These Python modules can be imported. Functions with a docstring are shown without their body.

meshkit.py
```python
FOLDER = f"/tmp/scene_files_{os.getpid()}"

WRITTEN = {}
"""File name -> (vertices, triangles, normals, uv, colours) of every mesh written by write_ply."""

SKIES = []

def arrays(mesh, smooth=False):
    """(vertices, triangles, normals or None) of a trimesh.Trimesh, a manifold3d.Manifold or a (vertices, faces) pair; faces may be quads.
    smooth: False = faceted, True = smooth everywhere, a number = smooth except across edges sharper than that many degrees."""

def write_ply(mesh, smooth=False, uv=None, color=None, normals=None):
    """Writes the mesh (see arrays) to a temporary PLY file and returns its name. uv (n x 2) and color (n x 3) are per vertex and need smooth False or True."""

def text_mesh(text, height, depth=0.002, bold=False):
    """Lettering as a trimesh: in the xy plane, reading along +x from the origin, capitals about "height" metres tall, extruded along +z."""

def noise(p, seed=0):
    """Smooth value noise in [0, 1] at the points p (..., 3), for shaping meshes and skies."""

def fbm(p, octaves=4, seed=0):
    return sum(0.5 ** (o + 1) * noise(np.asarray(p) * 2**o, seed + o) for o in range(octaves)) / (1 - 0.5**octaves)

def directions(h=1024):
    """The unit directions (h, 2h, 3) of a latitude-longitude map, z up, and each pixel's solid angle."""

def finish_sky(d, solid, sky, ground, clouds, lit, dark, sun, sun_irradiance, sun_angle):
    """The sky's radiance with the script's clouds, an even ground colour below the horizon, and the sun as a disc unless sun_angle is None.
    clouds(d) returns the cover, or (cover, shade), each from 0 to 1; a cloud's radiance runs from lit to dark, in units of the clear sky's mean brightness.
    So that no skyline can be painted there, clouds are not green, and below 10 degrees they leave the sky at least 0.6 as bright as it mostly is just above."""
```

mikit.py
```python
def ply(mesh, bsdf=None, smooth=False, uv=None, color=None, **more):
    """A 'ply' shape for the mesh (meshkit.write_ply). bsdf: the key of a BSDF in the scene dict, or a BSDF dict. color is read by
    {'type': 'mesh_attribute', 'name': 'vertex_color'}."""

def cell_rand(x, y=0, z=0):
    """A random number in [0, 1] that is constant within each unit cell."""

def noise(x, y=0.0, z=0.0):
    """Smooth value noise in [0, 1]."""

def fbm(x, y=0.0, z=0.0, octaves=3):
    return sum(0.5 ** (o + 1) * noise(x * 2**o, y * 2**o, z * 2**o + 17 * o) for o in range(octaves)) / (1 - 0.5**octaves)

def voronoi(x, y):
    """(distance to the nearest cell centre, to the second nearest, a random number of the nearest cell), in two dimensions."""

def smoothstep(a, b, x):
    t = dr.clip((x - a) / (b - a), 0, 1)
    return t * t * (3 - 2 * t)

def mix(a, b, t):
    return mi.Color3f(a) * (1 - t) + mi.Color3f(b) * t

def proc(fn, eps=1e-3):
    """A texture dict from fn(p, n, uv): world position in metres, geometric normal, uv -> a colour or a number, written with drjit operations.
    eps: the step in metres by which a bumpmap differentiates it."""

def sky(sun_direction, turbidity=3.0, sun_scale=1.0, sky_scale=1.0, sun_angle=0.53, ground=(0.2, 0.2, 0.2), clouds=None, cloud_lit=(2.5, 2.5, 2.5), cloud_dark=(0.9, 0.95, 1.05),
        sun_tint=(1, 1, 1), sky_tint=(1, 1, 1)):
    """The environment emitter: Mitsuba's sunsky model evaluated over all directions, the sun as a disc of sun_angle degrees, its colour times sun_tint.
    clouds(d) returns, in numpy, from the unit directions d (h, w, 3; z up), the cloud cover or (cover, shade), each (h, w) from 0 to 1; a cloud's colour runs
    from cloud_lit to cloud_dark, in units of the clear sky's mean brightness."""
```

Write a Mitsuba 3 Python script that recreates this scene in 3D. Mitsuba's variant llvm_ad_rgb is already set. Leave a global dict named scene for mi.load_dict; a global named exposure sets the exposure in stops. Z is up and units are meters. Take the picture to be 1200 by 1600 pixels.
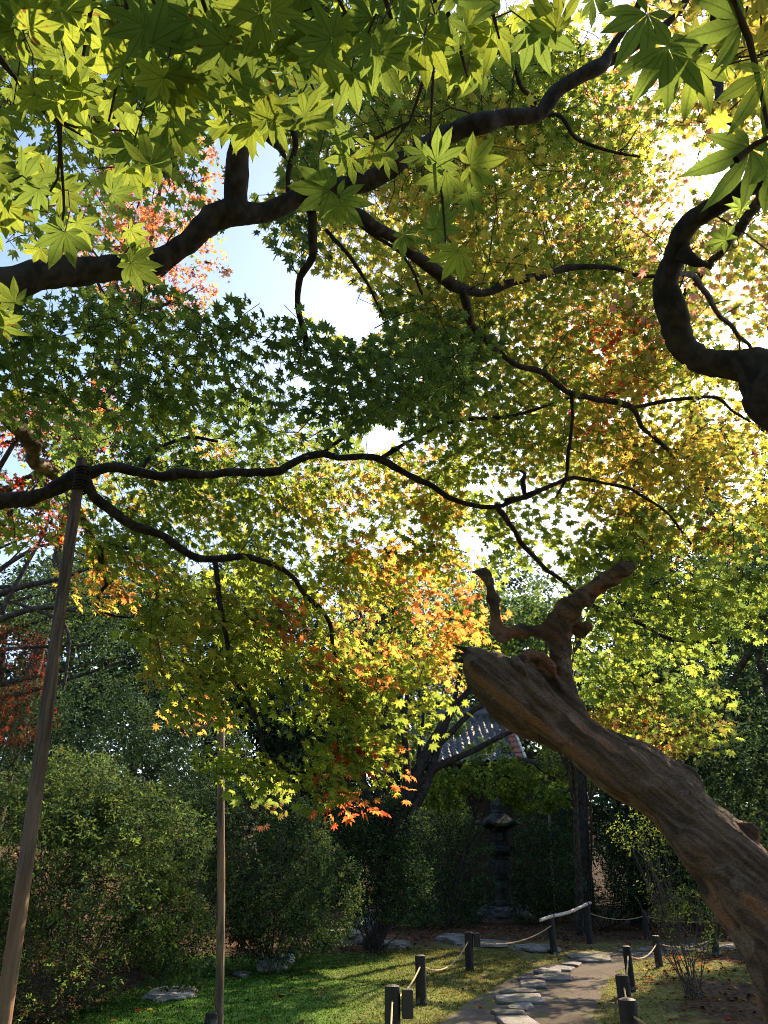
import math
import numpy as np, trimesh, mitsuba as mi, drjit as dr, mikit, meshkit
import shapely, shapely.geometry as sg
from scipy.spatial import cKDTree
from mikit import proc, noise, fbm, smoothstep, mix

# ---------------------------------------------------------------- camera, sky, exposure
T = mi.ScalarTransform4f
PITCH, FPX, EYE = math.radians(24), 1209.0, np.array([0, 0, 1.5])
FWD = np.array([0, math.cos(PITCH), math.sin(PITCH)])
UPV = np.array([0, -math.sin(PITCH), math.cos(PITCH)])
scene, labels = {}, {}
scene['camera'] = {'type': 'perspective', 'fov': 2 * math.degrees(math.atan(600 / FPX)), 'fov_axis': 'x', 'near_clip': 0.05, 'far_clip': 400.0,
                   'to_world': T().look_at(origin=EYE.tolist(), target=(EYE + FWD).tolist(), up=[0, 0, 1])}
SUN_AZ, SUN_EL = math.radians(38), math.radians(39)
SUN = np.array([math.sin(SUN_AZ) * math.cos(SUN_EL), math.cos(SUN_AZ) * math.cos(SUN_EL), math.sin(SUN_EL)])
scene['daylight'] = mikit.sky(SUN.tolist(), turbidity=5.0, sun_scale=2.4, sky_scale=1.75, sun_tint=(1.0, 0.96, 0.89), ground=(0.12, 0.11, 0.08))
exposure = 2.55

# ---------------------------------------------------------------- helpers
RNG = np.random.default_rng(11)

def ray(x, y):
    d = FWD + (x - 600) / FPX * np.array([1.0, 0, 0]) + (800 - y) / FPX * UPV
    return d / np.linalg.norm(d)

def at(x, y, d):
    return EYE + d * ray(x, y)

def gp(x, y, z=0.0):
    d = ray(x, y)
    return EYE + (z - EYE[2]) / d[2] * d

def pix(P):
    q = np.asarray(P, float) - EYE
    w = np.maximum(q @ FWD, 1e-3)
    return 600 + FPX * q[..., 0] / w, 800 - FPX * (q @ UPV) / w

def unit(v):
    v = np.asarray(v, float)
    return v / np.maximum(np.linalg.norm(v, axis=-1, keepdims=True), 1e-9)

USED = {}
def numbered(name):
    n = USED.get(name, 0)
    USED[name] = n + 1
    return name if n == 0 else f'{name}_{n:03d}'

def thing(name, label, cat, group=None):
    k = numbered(name)
    labels[k] = {'label': label, 'category': cat}
    if group:
        labels[k]['group'] = group
    return k

def put(key, mesh, bsdf, smooth=False, uv=None, color=None, kind=None, label=None):
    scene[key] = mikit.ply(mesh, bsdf, smooth=smooth, uv=uv, color=color)
    if kind or label:
        labels[key] = {}
        if kind: labels[key]['kind'] = kind
        if label: labels[key]['label'] = label
    return key

def part(parent, name, mesh, bsdf, smooth=False, uv=None, color=None, kind=None, label=None):
    return put(numbered(parent + '__' + name), mesh, bsdf, smooth, uv, color, kind, label)

def spline(pts, step):
    """Catmull-Rom through rows (x, y, z, r...), resampled about every step metres."""
    p = np.asarray(pts, float)
    if len(p) < 2: return p
    e = np.vstack([2 * p[0] - p[1], p, 2 * p[-1] - p[-2]])
    out = []
    for i in range(len(p) - 1):
        a, b, c, d = e[i:i + 4]
        n = max(1, int(np.linalg.norm((c - b)[:3]) / step))
        t = (np.arange(n) / n)[:, None]
        out.append(0.5 * (2 * b + (c - a) * t + (2 * a - 5 * b + 4 * c - d) * t * t + (3 * b - a - 3 * c + d) * t ** 3))
    return np.vstack(out + [p[-1:]])

def tube(pts, rad, sides=8, rough=0.0, seed=0, cap=True, freq=9.0):
    p = np.asarray(pts, float)
    r = np.broadcast_to(np.asarray(rad, float), (len(p),)).copy()
    t = unit(np.gradient(p, axis=0))
    a = np.array([0.31, 0.17, 0.93])
    a = unit(np.cross(t[0], a))
    A = np.empty_like(p)
    for i in range(len(p)):
        a = unit(a - t[i] * (a @ t[i]))
        A[i] = a
    B = np.cross(t, A)
    th = np.arange(sides) * 2 * np.pi / sides
    dirs = np.cos(th)[None, :, None] * A[:, None] + np.sin(th)[None, :, None] * B[:, None]
    v = p[:, None] + r[:, None, None] * dirs
    if rough:
        n = meshkit.fbm(v * freq / max(r.max(), .02) * .05 + seed * 3.7, 3) - 0.5
        v = v + dirs * (n * rough * 2)[..., None] * r[:, None, None]
    v = v.reshape(-1, 3)
    i, j = np.meshgrid(np.arange(len(p) - 1), np.arange(sides), indexing='ij')
    q = np.stack([i * sides + j, i * sides + (j + 1) % sides, (i + 1) * sides + (j + 1) % sides, (i + 1) * sides + j], -1).reshape(-1, 4)
    f = np.vstack([q[:, [0, 1, 2]], q[:, [0, 2, 3]]])
    if cap:
        n = len(v)
        v = np.vstack([v, p[0], p[-1]])
        s = np.arange(sides); e = (len(p) - 1) * sides
        f = np.vstack([f, np.stack([(s + 1) % sides, s, s * 0 + n], 1), np.stack([e + s, e + (s + 1) % sides, s * 0 + n + 1], 1)])
    return v, f

def join(parts):
    vs, fs, at_ = [], [], 0
    for v, f in parts:
        vs.append(v); fs.append(np.asarray(f) + at_); at_ += len(v)
    return (np.vstack(vs), np.vstack(fs)) if vs else (np.zeros((0, 3)), np.zeros((0, 3), int))

def hull_box(sx, sy, sz, c=0.01):
    """Chamfered box, base at z=0."""
    pts = []
    for x in (-1, 1):
        for y in (-1, 1):
            for z in (0, 1):
                X, Y, Z = x * sx / 2, y * sy / 2, z * sz
                zi = c if z == 0 else -c
                pts += [(X - x * c, Y - y * c, Z), (X - x * c, Y, Z + zi), (X, Y - y * c, Z + zi)]
    h = trimesh.convex.convex_hull(np.array(pts))
    return np.array(h.vertices), np.array(h.faces)

def moved(m, loc=(0, 0, 0), rz=0.0, R=None):
    v, f = m
    c, s = math.cos(rz), math.sin(rz)
    v = v @ np.array([[c, s, 0], [-s, c, 0], [0, 0, 1.0]])
    if R is not None: v = v @ np.asarray(R).T
    return v + np.asarray(loc, float), f

def lathe(profile, n=24, jitter=0.0, power=None):
    p = np.asarray(profile, float)
    th = np.arange(n) * 2 * np.pi / n
    v = np.stack([p[:, 0, None] * np.cos(th), p[:, 0, None] * np.sin(th), np.repeat(p[:, 1, None], n, 1)], -1).reshape(-1, 3)
    i, j = np.meshgrid(np.arange(len(p) - 1), np.arange(n), indexing='ij')
    q = np.stack([i * n + j, i * n + (j + 1) % n, (i + 1) * n + (j + 1) % n, (i + 1) * n + j], -1).reshape(-1, 4)
    return v, np.vstack([q[:, [0, 1, 2]], q[:, [0, 2, 3]]])

# ---------------------------------------------------------------- materials
VC = {'type': 'mesh_attribute', 'name': 'vertex_color'}
def rgb(*c): return {'type': 'rgb', 'value': list(c)}
def leafmat(rough, trans, color=VC, spec=1.4):
    return {'type': 'principledthin', 'base_color': color, 'roughness': rough, 'diff_trans': trans, 'eta': spec}
scene['mat_leaf'] = leafmat(0.5, 1.5)
scene['mat_glossy_leaf'] = leafmat(0.38, 0.8, spec=1.5)

def near_leaf_color(p, n, uv):
    k = dr.floor(uv.x / 4 + 0.5)
    a = uv.x - 4 * k
    s = uv.y
    h = mikit.cell_rand(k, 3, 1)
    base = mix((0.125, 0.19, 0.034), (0.28, 0.345, 0.04), h * h)
    base = base * (0.85 + 0.3 * noise(p.x * 60, p.y * 60, p.z * 60))
    rib = 1 - smoothstep(0.03, 0.11, dr.abs(a))
    w = dr.abs(s * 11 - dr.abs(a) * 2.2)
    side = 1 - smoothstep(0.04, 0.16, dr.abs(w - dr.round(w)))
    base = mix(base, base * 0.55, rib * 0.75)
    base = mix(base, base * 0.78, side * 0.5)
    spot = smoothstep(0.80, 0.86, noise(p.x * 160 + 9, p.y * 160, p.z * 160)) * smoothstep(0.7, 0.9, mikit.cell_rand(k, 8, 2))
    return mix(base, (0.16, 0.07, 0.02), spot)
scene['mat_near_leaf'] = leafmat(0.5, 1.25, proc(near_leaf_color))

def bark(dark, light, sc, warm=None):
    def fn(p, n, uv):
        t = fbm(p.x * sc, p.y * sc, p.z * sc * 0.45, 4)
        c = mix(dark, light, smoothstep(0.35, 0.7, t))
        if warm is not None:
            m = smoothstep(0.56, 0.68, fbm(p.x * 5 + 7, p.y * 5, p.z * 4, 3))
            c = mix(c, warm, m * 0.8)
        g = smoothstep(0.5, 0.8, fbm(p.x * 9.1, p.y * 9.3 + 5, p.z * 6.7, 3))
        return mix(c, mix(dark, (0.09, 0.095, 0.06), 0.6), g * 0.35)
    return fn
def bumped(b, fn, scale, eps=2e-3):
    return {'type': 'twosided', 'bsdf': {'type': 'bumpmap', 'arbitrary': proc(fn, eps), 'scale': scale, 'bsdf': b['bsdf']}}
def solid(color, rough=0.85, spec=0.3):
    return {'type': 'twosided', 'bsdf': {'type': 'principled', 'base_color': color, 'roughness': rough, 'specular': spec}}
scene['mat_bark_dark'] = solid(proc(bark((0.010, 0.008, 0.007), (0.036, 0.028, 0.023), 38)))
scene['mat_bark_old'] = solid(proc(bark((0.05, 0.033, 0.022), (0.17, 0.12, 0.085), 16, (0.23, 0.125, 0.06))))
scene['mat_bark_grey'] = solid(proc(bark((0.022, 0.018, 0.015), (0.075, 0.062, 0.052), 30)))
scene['mat_twig'] = solid(rgb(0.03, 0.021, 0.015))
scene['mat_pale_twig'] = solid(rgb(0.085, 0.07, 0.056))

# ---------------------------------------------------------------- leaves
def leaf_template(kind):
    """(vertices, faces, tip weight per vertex), axis +x, normal +z, spanning about 1."""
    if kind == 'rhomb':
        v = np.array([[0, 0, 0], [.45, -.24, .05], [1, 0, -.06], [.45, .24, .05]])
        return v, np.array([[0, 1, 2], [0, 2, 3]]), np.array([0, .5, 1, .5])
    if kind == 'lance':
        v = np.array([[0, 0, 0], [.4, -.15, .04], [1, 0, -.1], [.4, .15, .04]])
        return v, np.array([[0, 1, 2], [0, 2, 3]]), np.array([0, .5, 1, .5])
    if kind == 'star5':
        lobes = [(0, .58), (46, .53), (-46, .53), (98, .40), (-98, .40)]; w = .125
    else:
        lobes = [(0, .58), (36, .55), (-36, .55), (74, .46), (-74, .46), (122, .27), (-122, .27)]; w = .108
    v, f, t = [[0, 0, 0]], [], [0]
    for a, L in lobes:
        a = math.radians(a); c, s = math.cos(a), math.sin(a)
        k = len(v)
        for x, y, z, q in ((L * .5, -w * (.55 + .45 * L / .58), .02, .45), (L, 0, -.07, 1), (L * .5, w * (.55 + .45 * L / .58), .02, .45)):
            v.append([x * c - y * s, x * s + y * c, z]); t.append(q)
        f += [[0, k, k + 1], [0, k + 1, k + 2]]
    return np.array(v, float), np.array(f), np.array(t, float)
TPL = {k: leaf_template(k) for k in ('rhomb', 'lance', 'star5', 'star7')}

class Leaves:
    def __init__(self): self.p, self.x, self.n, self.s, self.c, self.tc = [], [], [], [], [], []
    def add(self, p, x, n, s, c, tc=None):
        self.p.append(p); self.x.append(x); self.n.append(n); self.s.append(s); self.c.append(c); self.tc.append(c if tc is None else tc)
    def arrays(self):
        return [np.vstack(a) if a[0].ndim == 2 else np.concatenate(a) for a in (self.p, self.x, self.n, self.s, self.c, self.tc)]

def build_leaves(arr, kind, rng):
    p, x, n, s, c, tc = arr
    V, F, tw = TPL[kind]
    n = unit(n); x = unit(x - n * (x * n).sum(1, keepdims=True)); y = np.cross(n, x)
    curl = rng.uniform(0.2, 2.2, len(p))
    wide = rng.uniform(0.85, 1.12, len(p))
    v = p[:, None] + s[:, None, None] * (V[None, :, :1] * x[:, None] + wide[:, None, None] * V[None, :, 1:2] * y[:, None] + (curl[:, None] * V[None, :, 2])[..., None] * n[:, None])
    col = c[:, None] * (1 - tw[None, :, None]) + tc[:, None] * tw[None, :, None]
    f = F[None] + (np.arange(len(p)) * len(V))[:, None, None]
    return (v.reshape(-1, 3), f.reshape(-1, 3)), np.clip(col.reshape(-1, 3), 0.002, 0.95)

HUE = {'G': (.095, .155, .045), 'g': (.17, .25, .045), 'y': (.34, .40, .055), 'Y': (.56, .44, .075), 'o': (.58, .23, .06), 'r': (.50, .065, .03), 'p': (.58, .27, .23),
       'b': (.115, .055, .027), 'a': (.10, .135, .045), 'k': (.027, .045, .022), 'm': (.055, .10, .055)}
def pick(pal, n, rng):
    """pal: string of hue letters, repeats weigh; returns n base colours."""
    return np.array([HUE[ch] for ch in pal])[rng.integers(0, len(pal), n)]

# ---------------------------------------------------------------- canopy gaps: where the sky or the sun comes through the maples
SKY_GAPS = [sg.Polygon(q) for q in (
    [(285, 415), (335, 372), (372, 352), (418, 380), (450, 425), (520, 432), (560, 455), (604, 500), (590, 522), (550, 535), (515, 515), (470, 480), (420, 470), (370, 470), (310, 470)],
    [(560, 690), (590, 662), (622, 668), (612, 705), (575, 715)], [(1105, 270), (1130, 245), (1165, 262), (1150, 300), (1115, 310)],
    [(385, 205), (420, 190), (442, 240), (430, 300), (388, 300), (372, 270)], [(318, 240), (352, 190), (368, 215), (350, 300), (318, 318)])]
SUN_GAPS = []     # (point, radius): a shaft towards the sun that the canopies leave open
def sun_gap(P, r): SUN_GAPS.append((np.asarray(P, float), r))
def in_shaft(P, grow=0.0, near=0.45):
    bad = np.zeros(len(P), bool)
    for q, r in SUN_GAPS:
        d = P - q; t = d @ SUN
        dist = np.linalg.norm(d - t[:, None] * SUN, axis=1)
        bad |= (t > near) & (dist < r + grow)
    return bad
def in_sky_gap(P):
    x, y = pix(P)
    bad = np.zeros(len(P), bool)
    for g in SKY_GAPS: bad |= shapely.contains_xy(g, x, y)
    return bad

# ---------------------------------------------------------------- maples: limbs, sprays of leaves, twigs that join them
LAI_K = 1.25
class Maple:
    def __init__(self, key, seed, open_=True):
        self.open = open_; self.key, self.rng, self.nodes, self.twigs = key, np.random.default_rng(seed), [], []
        self.leaves = Leaves(); self.sprays = []
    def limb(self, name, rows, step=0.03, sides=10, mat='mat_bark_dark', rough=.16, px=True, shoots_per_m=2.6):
        """rows: (x, y, distance, radius in photo pixels) or world (x, y, z, r)."""
        q = np.array([[*at(x, y, d), r * d / FPX] for x, y, d, r in rows]) if px else np.array(rows, float)
        s = spline(q, step)
        thin = s[:, 3].max() < .02
        rg = np.random.default_rng(len(self.nodes) + 7)
        ln = np.arange(len(s)) * step
        k = np.interp(ln, np.arange(0, ln[-1] + .3, .09), rg.normal(0, 1, len(np.arange(0, ln[-1] + .3, .09))))
        kink = np.stack([np.interp(ln, np.arange(0, ln[-1] + .4, .13), q) for q in rg.normal(0, 1, (3, len(np.arange(0, ln[-1] + .4, .13))))], 1)
        kink *= np.minimum(s[:, 3:4] * .42, .014) * np.clip(np.minimum(ln, ln[-1] - ln) / .1, 0, 1)[:, None]
        s[:, :3] += kink
        j = rg.normal(0, 1, (len(s), 3)) * np.minimum(s[:, 3:4] * .05, .003)
        m = tube(s[:, :3] + j, np.maximum(s[:, 3] * (1 + .11 * np.clip(k, -1.2, 2)), .0012), 7 if thin else sides, rough, seed=len(self.nodes) % 97)
        shoots = []
        if name != 'trunk':
            for _ in range(int(ln[-1] * shoots_per_m)):
                i = rg.integers(2, len(s) - 1); t = unit(s[i, :3] - s[i - 2, :3])
                dv = unit(t * .6 + rg.normal(0, .7, 3) + [0, 0, .15]); L = rg.uniform(.1, .42); q = [s[i, :3]]
                r0 = min(.0042, .45 * s[i, 3] + .0008)
                for _k in range(4):
                    q.append(q[-1] + dv * L / 4); dv = unit(dv + rg.normal(0, .38, 3) - [0, 0, .05])
                if in_sky_gap(np.array(q[2:])).any(): continue
                m_ = tube(np.array(q), np.linspace(r0, r0 * .35, 5), 5, cap=False); shoots.append(m_)
                self.nodes.append(np.array(q[1:]))
        if shoots: m = join([m] + shoots)
        part(self.key, name, m, mat, smooth=True)
        self.nodes.append(s[:, :3][::2])
        return q
    def grow(self, P, pal, leaf=0.075, spread=0.30, per=9, droop=0.3, tilt=(.15, .42, .8), jit=.30, twig=True, mixhue=.35):
        """sprays at the points P: a side twig with opposite pairs of leaves lying roughly in one plane"""
        rng = self.rng
        for c in P:
            ax = rng.normal(0, 1, 3); ax[2] = ax[2] * .25 - .15; ax = unit(ax)
            up = unit(np.asarray(tilt, float) + rng.normal(0, .22, 3))
            ax = unit(ax - up * (ax @ up) * .8); sd = unit(np.cross(up, ax))
            L = spread * rng.uniform(.75, 1.3)
            self.sprays.append((c - ax * L * .5, c, c + ax * L * .5, twig))
            n = max(3, int(per * rng.uniform(.75, 1.25)))
            t = np.linspace(.1, 1, n); side = np.where(np.arange(n) % 2, 1.0, -1.0)
            reach = rng.uniform(.15, .95, n) * L * .45 * (1 - .5 * t)
            p = c + ax * (t[:, None] - .5) * L + sd * (side * reach)[:, None] + up * rng.normal(0, .018, (n, 1)) - np.array([0, 0, 1]) * (reach * .25)[:, None]
            x = ax * (.35 + t[:, None]) + sd * (side * (1.1 - t))[:, None] + rng.normal(0, .25, (n, 3)) - np.array([0, 0, droop]) * rng.uniform(.4, 1.6, (n, 1))
            nn = up + rng.normal(0, jit, (n, 3))
            base = np.array(HUE[pal[rng.integers(len(pal))]])
            col = base * (1 - mixhue) + pick(pal, n, rng) * mixhue
            col = col * rng.uniform(.75, 1.25, (n, 1))
            tip = col * rng.uniform(.9, 1.05, (n, 1))
            if any(ch in 'Yor' for ch in pal):
                k = rng.random((n, 1)) * .5
                tip = tip * (1 - k) + np.array(HUE['o']) * k * .8 + tip * k * .2
            self.leaves.add(p, x, nn, leaf * rng.uniform(.68, 1.18, n), col, tip)
    def fill(self, cx, cy, rx, ry, d0, d1, lai, pal, leaf=.075, clump=.42, per=9, spread=.3, **kw):
        """sprays in a volume of the crown round the photo ellipse (cx, cy, rx, ry), between the distances d0 and d1"""
        rng = self.rng
        dm = .5 * (d0 + d1)
        area = math.pi * rx * ry * (dm / FPX) ** 2
        n = int(LAI_K * lai * area / (per * .36 * leaf ** 2)) + 1
        out = []
        while len(out) < n:
            a, b = rng.uniform(-1, 1, 2)
            if a * a + b * b > 1.0: continue
            P = at(cx + a * rx, cy + b * ry, rng.uniform(d0, d1))
            if P[2] < .5 or meshkit.noise(np.array([P]) * [1.5, 1.5, 3.2], 5)[0] < clump * rng.uniform(.5, 1.0): continue
            out.append(P)
        P = np.array(out)
        if self.open: P = P[~in_shaft(P, .05)]
        self.grow(P, pal, leaf, spread, per, **kw)
    def finish(self, kind='star7', parts=0, mat='mat_leaf', twig_mat='mat_twig', reach=1.6):
        rng = self.rng
        nodes = np.vstack(self.nodes)
        todo = [s for s in self.sprays if s[3]]
        tw = []
        for a, b, c, _ in self.sprays:
            if not in_sky_gap(np.array([a, b, c])).any():
                tw.append(tube(spline([np.r_[a, .0028], np.r_[b - [0, 0, -.01], .0021], np.r_[c, .001]], .12)[:, :3], np.linspace(.0026, .001, 3) if False else .0019, 3, cap=False))
        if todo:
            A = np.array([s[0] for s in todo]); done = np.zeros(len(A), bool)
            d, i = cKDTree(nodes).query(A)
            src = nodes[i].copy()
            for _ in range(len(A)):
                k = int(np.argmin(np.where(done, 9e9, d)))
                done[k] = True
                g = np.linalg.norm(A[k] - src[k])
                if g < reach and not in_sky_gap(np.array([A[k], .5 * (A[k] + src[k])])).any():
                    mid = .5 * (A[k] + src[k]) + rng.normal(0, .06, 3) * g + np.array([0, 0, .08 * g])
                    r0 = .0022 + .0028 * min(g, 1)
                    pts = spline([src[k], mid, A[k]], max(.08, g / 6))
                    tw.append(tube(pts, np.linspace(r0, .002, len(pts)), 4, cap=False))
                for q in (A[k], .5 * (A[k] + src[k])):
                    dd = np.linalg.norm(A - q, axis=1); m = dd < d
                    d[m] = dd[m]; src[m] = q
        if tw: part(self.key, 'twigs', join(tw), twig_mat, smooth=True, kind='stuff')
        arr = self.leaves.arrays()
        keep = ~(in_sky_gap(arr[0]) | (in_shaft(arr[0]) if self.open else False))
        arr = [a[keep] for a in arr]
        if parts:
            x, y = pix(arr[0])
            dist = np.linalg.norm(arr[0] - EYE, axis=1)
            big = np.where((x > 0) & (x < 1200) & (y > 0) & (y < 1600), arr[3] / dist, 0)
            o = np.argsort(-big)[:parts]
            for i in o:
                m, c = build_leaves([a[i:i + 1] for a in arr], kind, rng)
                part(self.key, 'leaf', m, mat, color=c)
            rest = np.ones(len(arr[0]), bool); rest[o] = False
            arr = [a[rest] for a in arr]
        m, c = build_leaves(arr, kind, rng)
        part(self.key, 'crown', m, mat, color=c, kind='stuff')
        return len(arr[0])

def _unused(P, c, r): return np.linalg.norm(P - c, axis=1) < r
def px_limb(rows, d0, d1):
    n = len(rows)
    return [(x, y, d0 + (d1 - d0) * i / max(n - 1, 1), r) for i, (x, y, r) in enumerate(rows)]

# near leaves: each a fine mesh of its own
LEAF_NO = [0]
def near_leaf(parent, p, x, n, s, rng, mat='mat_near_leaf'):
    n = unit(n); x = unit(x - n * (x @ n)); y = np.cross(n, x)
    k = LEAF_NO[0]; LEAF_NO[0] += 1
    vs, fs, uv = [[0, 0, 0]], [], [[4 * k, 0]]
    st = [(.16, .30), (.30, .62), (.36, .70), (.46, .92), (.52, .90), (.62, .86), (.68, .72), (.78, .55), (.9, .2)]
    for a, L, w in ((0, .57, .098), (38, .54, .093), (-38, .54, .093), (77, .44, .078), (-77, .44, .078), (124, .25, .05), (-124, .25, .05)):
        L *= rng.uniform(.92, 1.06); w *= rng.uniform(.92, 1.12)
        a = math.radians(a + rng.normal(0, 3)); c, sn = math.cos(a), math.sin(a)
        bend = rng.uniform(.0, .62) * L; prev = (0, 0, 0)
        for t, q in st:
            i = len(vs); z = -bend * t * t
            for yy, zz, u in ((-w * q, z + .1 * w * q, -q), (0, z, 0), (w * q, z + .1 * w * q, q)):
                vs.append([L * t * c - yy * sn, L * t * sn + yy * c, zz]); uv.append([4 * k + .9 * u, t])
            b = prev
            fs += [[b[0], i, i + 1], [b[1], i + 1, i + 2]] if b[0] == b[1] else [[b[0], i, i + 1], [b[0], i + 1, b[1]], [b[1], i + 1, i + 2], [b[1], i + 2, b[2]]]
            prev = (i, i + 1, i + 2)
        i = len(vs)
        vs.append([L * c, L * sn, -bend]); uv.append([4 * k, 1])
        fs += [[prev[0], i, prev[1]], [prev[1], i, prev[2]]]
    v = np.array(vs) * s
    v = p + v[:, :1] * x + v[:, 1:2] * y + v[:, 2:] * n
    part(parent, 'leaf', (v, np.array(fs)), mat, uv=np.array(uv, float))

# ---------------------------------------------------------------- shrubs and far trees: stems plus leaf clusters
def leafy(key, blobs, n, leaf, pal, kind='rhomb', mat='mat_glossy_leaf', seed=0, cluster=5, shell=.55, base=None, stems=9, up=.6, stem_mat='mat_twig', clump=.38, freq=1.6, name='foliage', stem_r=.012, lumps=.25):
    """blobs: (centre, (rx, ry, rz)) ellipsoids that the foliage fills, denser near their surface"""
    rng = np.random.default_rng(seed)
    vol = np.array([b[1][0] * b[1][1] + b[1][0] * b[1][2] + b[1][1] * b[1][2] for b in blobs]); vol = vol / vol.sum()
    pts, out = [], []
    need = max(4, n // cluster)
    while sum(map(len, pts)) < need:
        m = need
        w = rng.choice(len(blobs), m, p=vol)
        c = np.array([blobs[i][0] for i in w]); r = np.array([blobs[i][1] for i in w])
        d = unit(rng.normal(0, 1, (m, 3)))
        q = rng.uniform(0, 1, m) ** (1 / 3) * (1 - shell) + shell * rng.uniform(.82, 1.04, m)
        q *= 1 + lumps * (meshkit.fbm(d * 2.2 + w[:, None] * 7.3, 3, seed) - .5) * 2
        p = c + d * r * q[:, None]
        ok = (meshkit.noise(p * freq, seed) > clump * rng.uniform(.4, 1.1, m)) & (p[:, 2] > .05) & ~in_shaft(p)
        pts.append(p[ok]); out.append(d[ok])
    p = np.vstack(pts)[:need]; d = np.vstack(out)[:need]
    L = Leaves()
    base_c = pick(pal, len(p), rng) * rng.uniform(.5, 1.5, (len(p), 1))
    for k in range(cluster):
        o = rng.normal(0, 1, p.shape)
        x = unit(o + d * .6 + [0, 0, up * .5])
        L.add(p + x * leaf * .3 + rng.normal(0, leaf * .45, p.shape), x, unit(rng.normal(0, .55, p.shape) + [0, 0, up] + d * .35), leaf * rng.uniform(.7, 1.25, len(p)), base_c * rng.uniform(.8, 1.2, (len(p), 1)))
    m, c = build_leaves(L.arrays(), kind, rng)
    part(key, name, m, mat, color=c, kind='stuff')
    if stems:
        tw = []
        b0 = np.asarray(base if base is not None else blobs[0][0] * np.array([1, 1, 0]), float)
        ends = p[rng.choice(len(p), min(len(p), stems * 4), replace=False)]
        for i in range(stems):
            s0 = b0 + rng.normal(0, .07, 3) * [1, 1, 0]
            mids = ends[i * 4]
            a = s0 + (mids - s0) * .5 + rng.normal(0, .12, 3)
            q = spline([s0, a, mids], .2)
            tw.append(tube(q, np.linspace(stem_r, stem_r * .4, len(q)), 5, cap=False))
            for e in ends[i * 4 + 1:i * 4 + 4]:
                q0 = a + (mids - a) * rng.uniform(0, .6)
                if np.linalg.norm(e - q0) < 2.2:
                    q = spline([q0, .5 * (q0 + e) + rng.normal(0, .08, 3), e], .2)
                    tw.append(tube(q, np.linspace(stem_r * .5, stem_r * .2, len(q)), 4, cap=False))
        part(key, 'stems', join(tw), stem_mat, smooth=True, kind='stuff')

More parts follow.
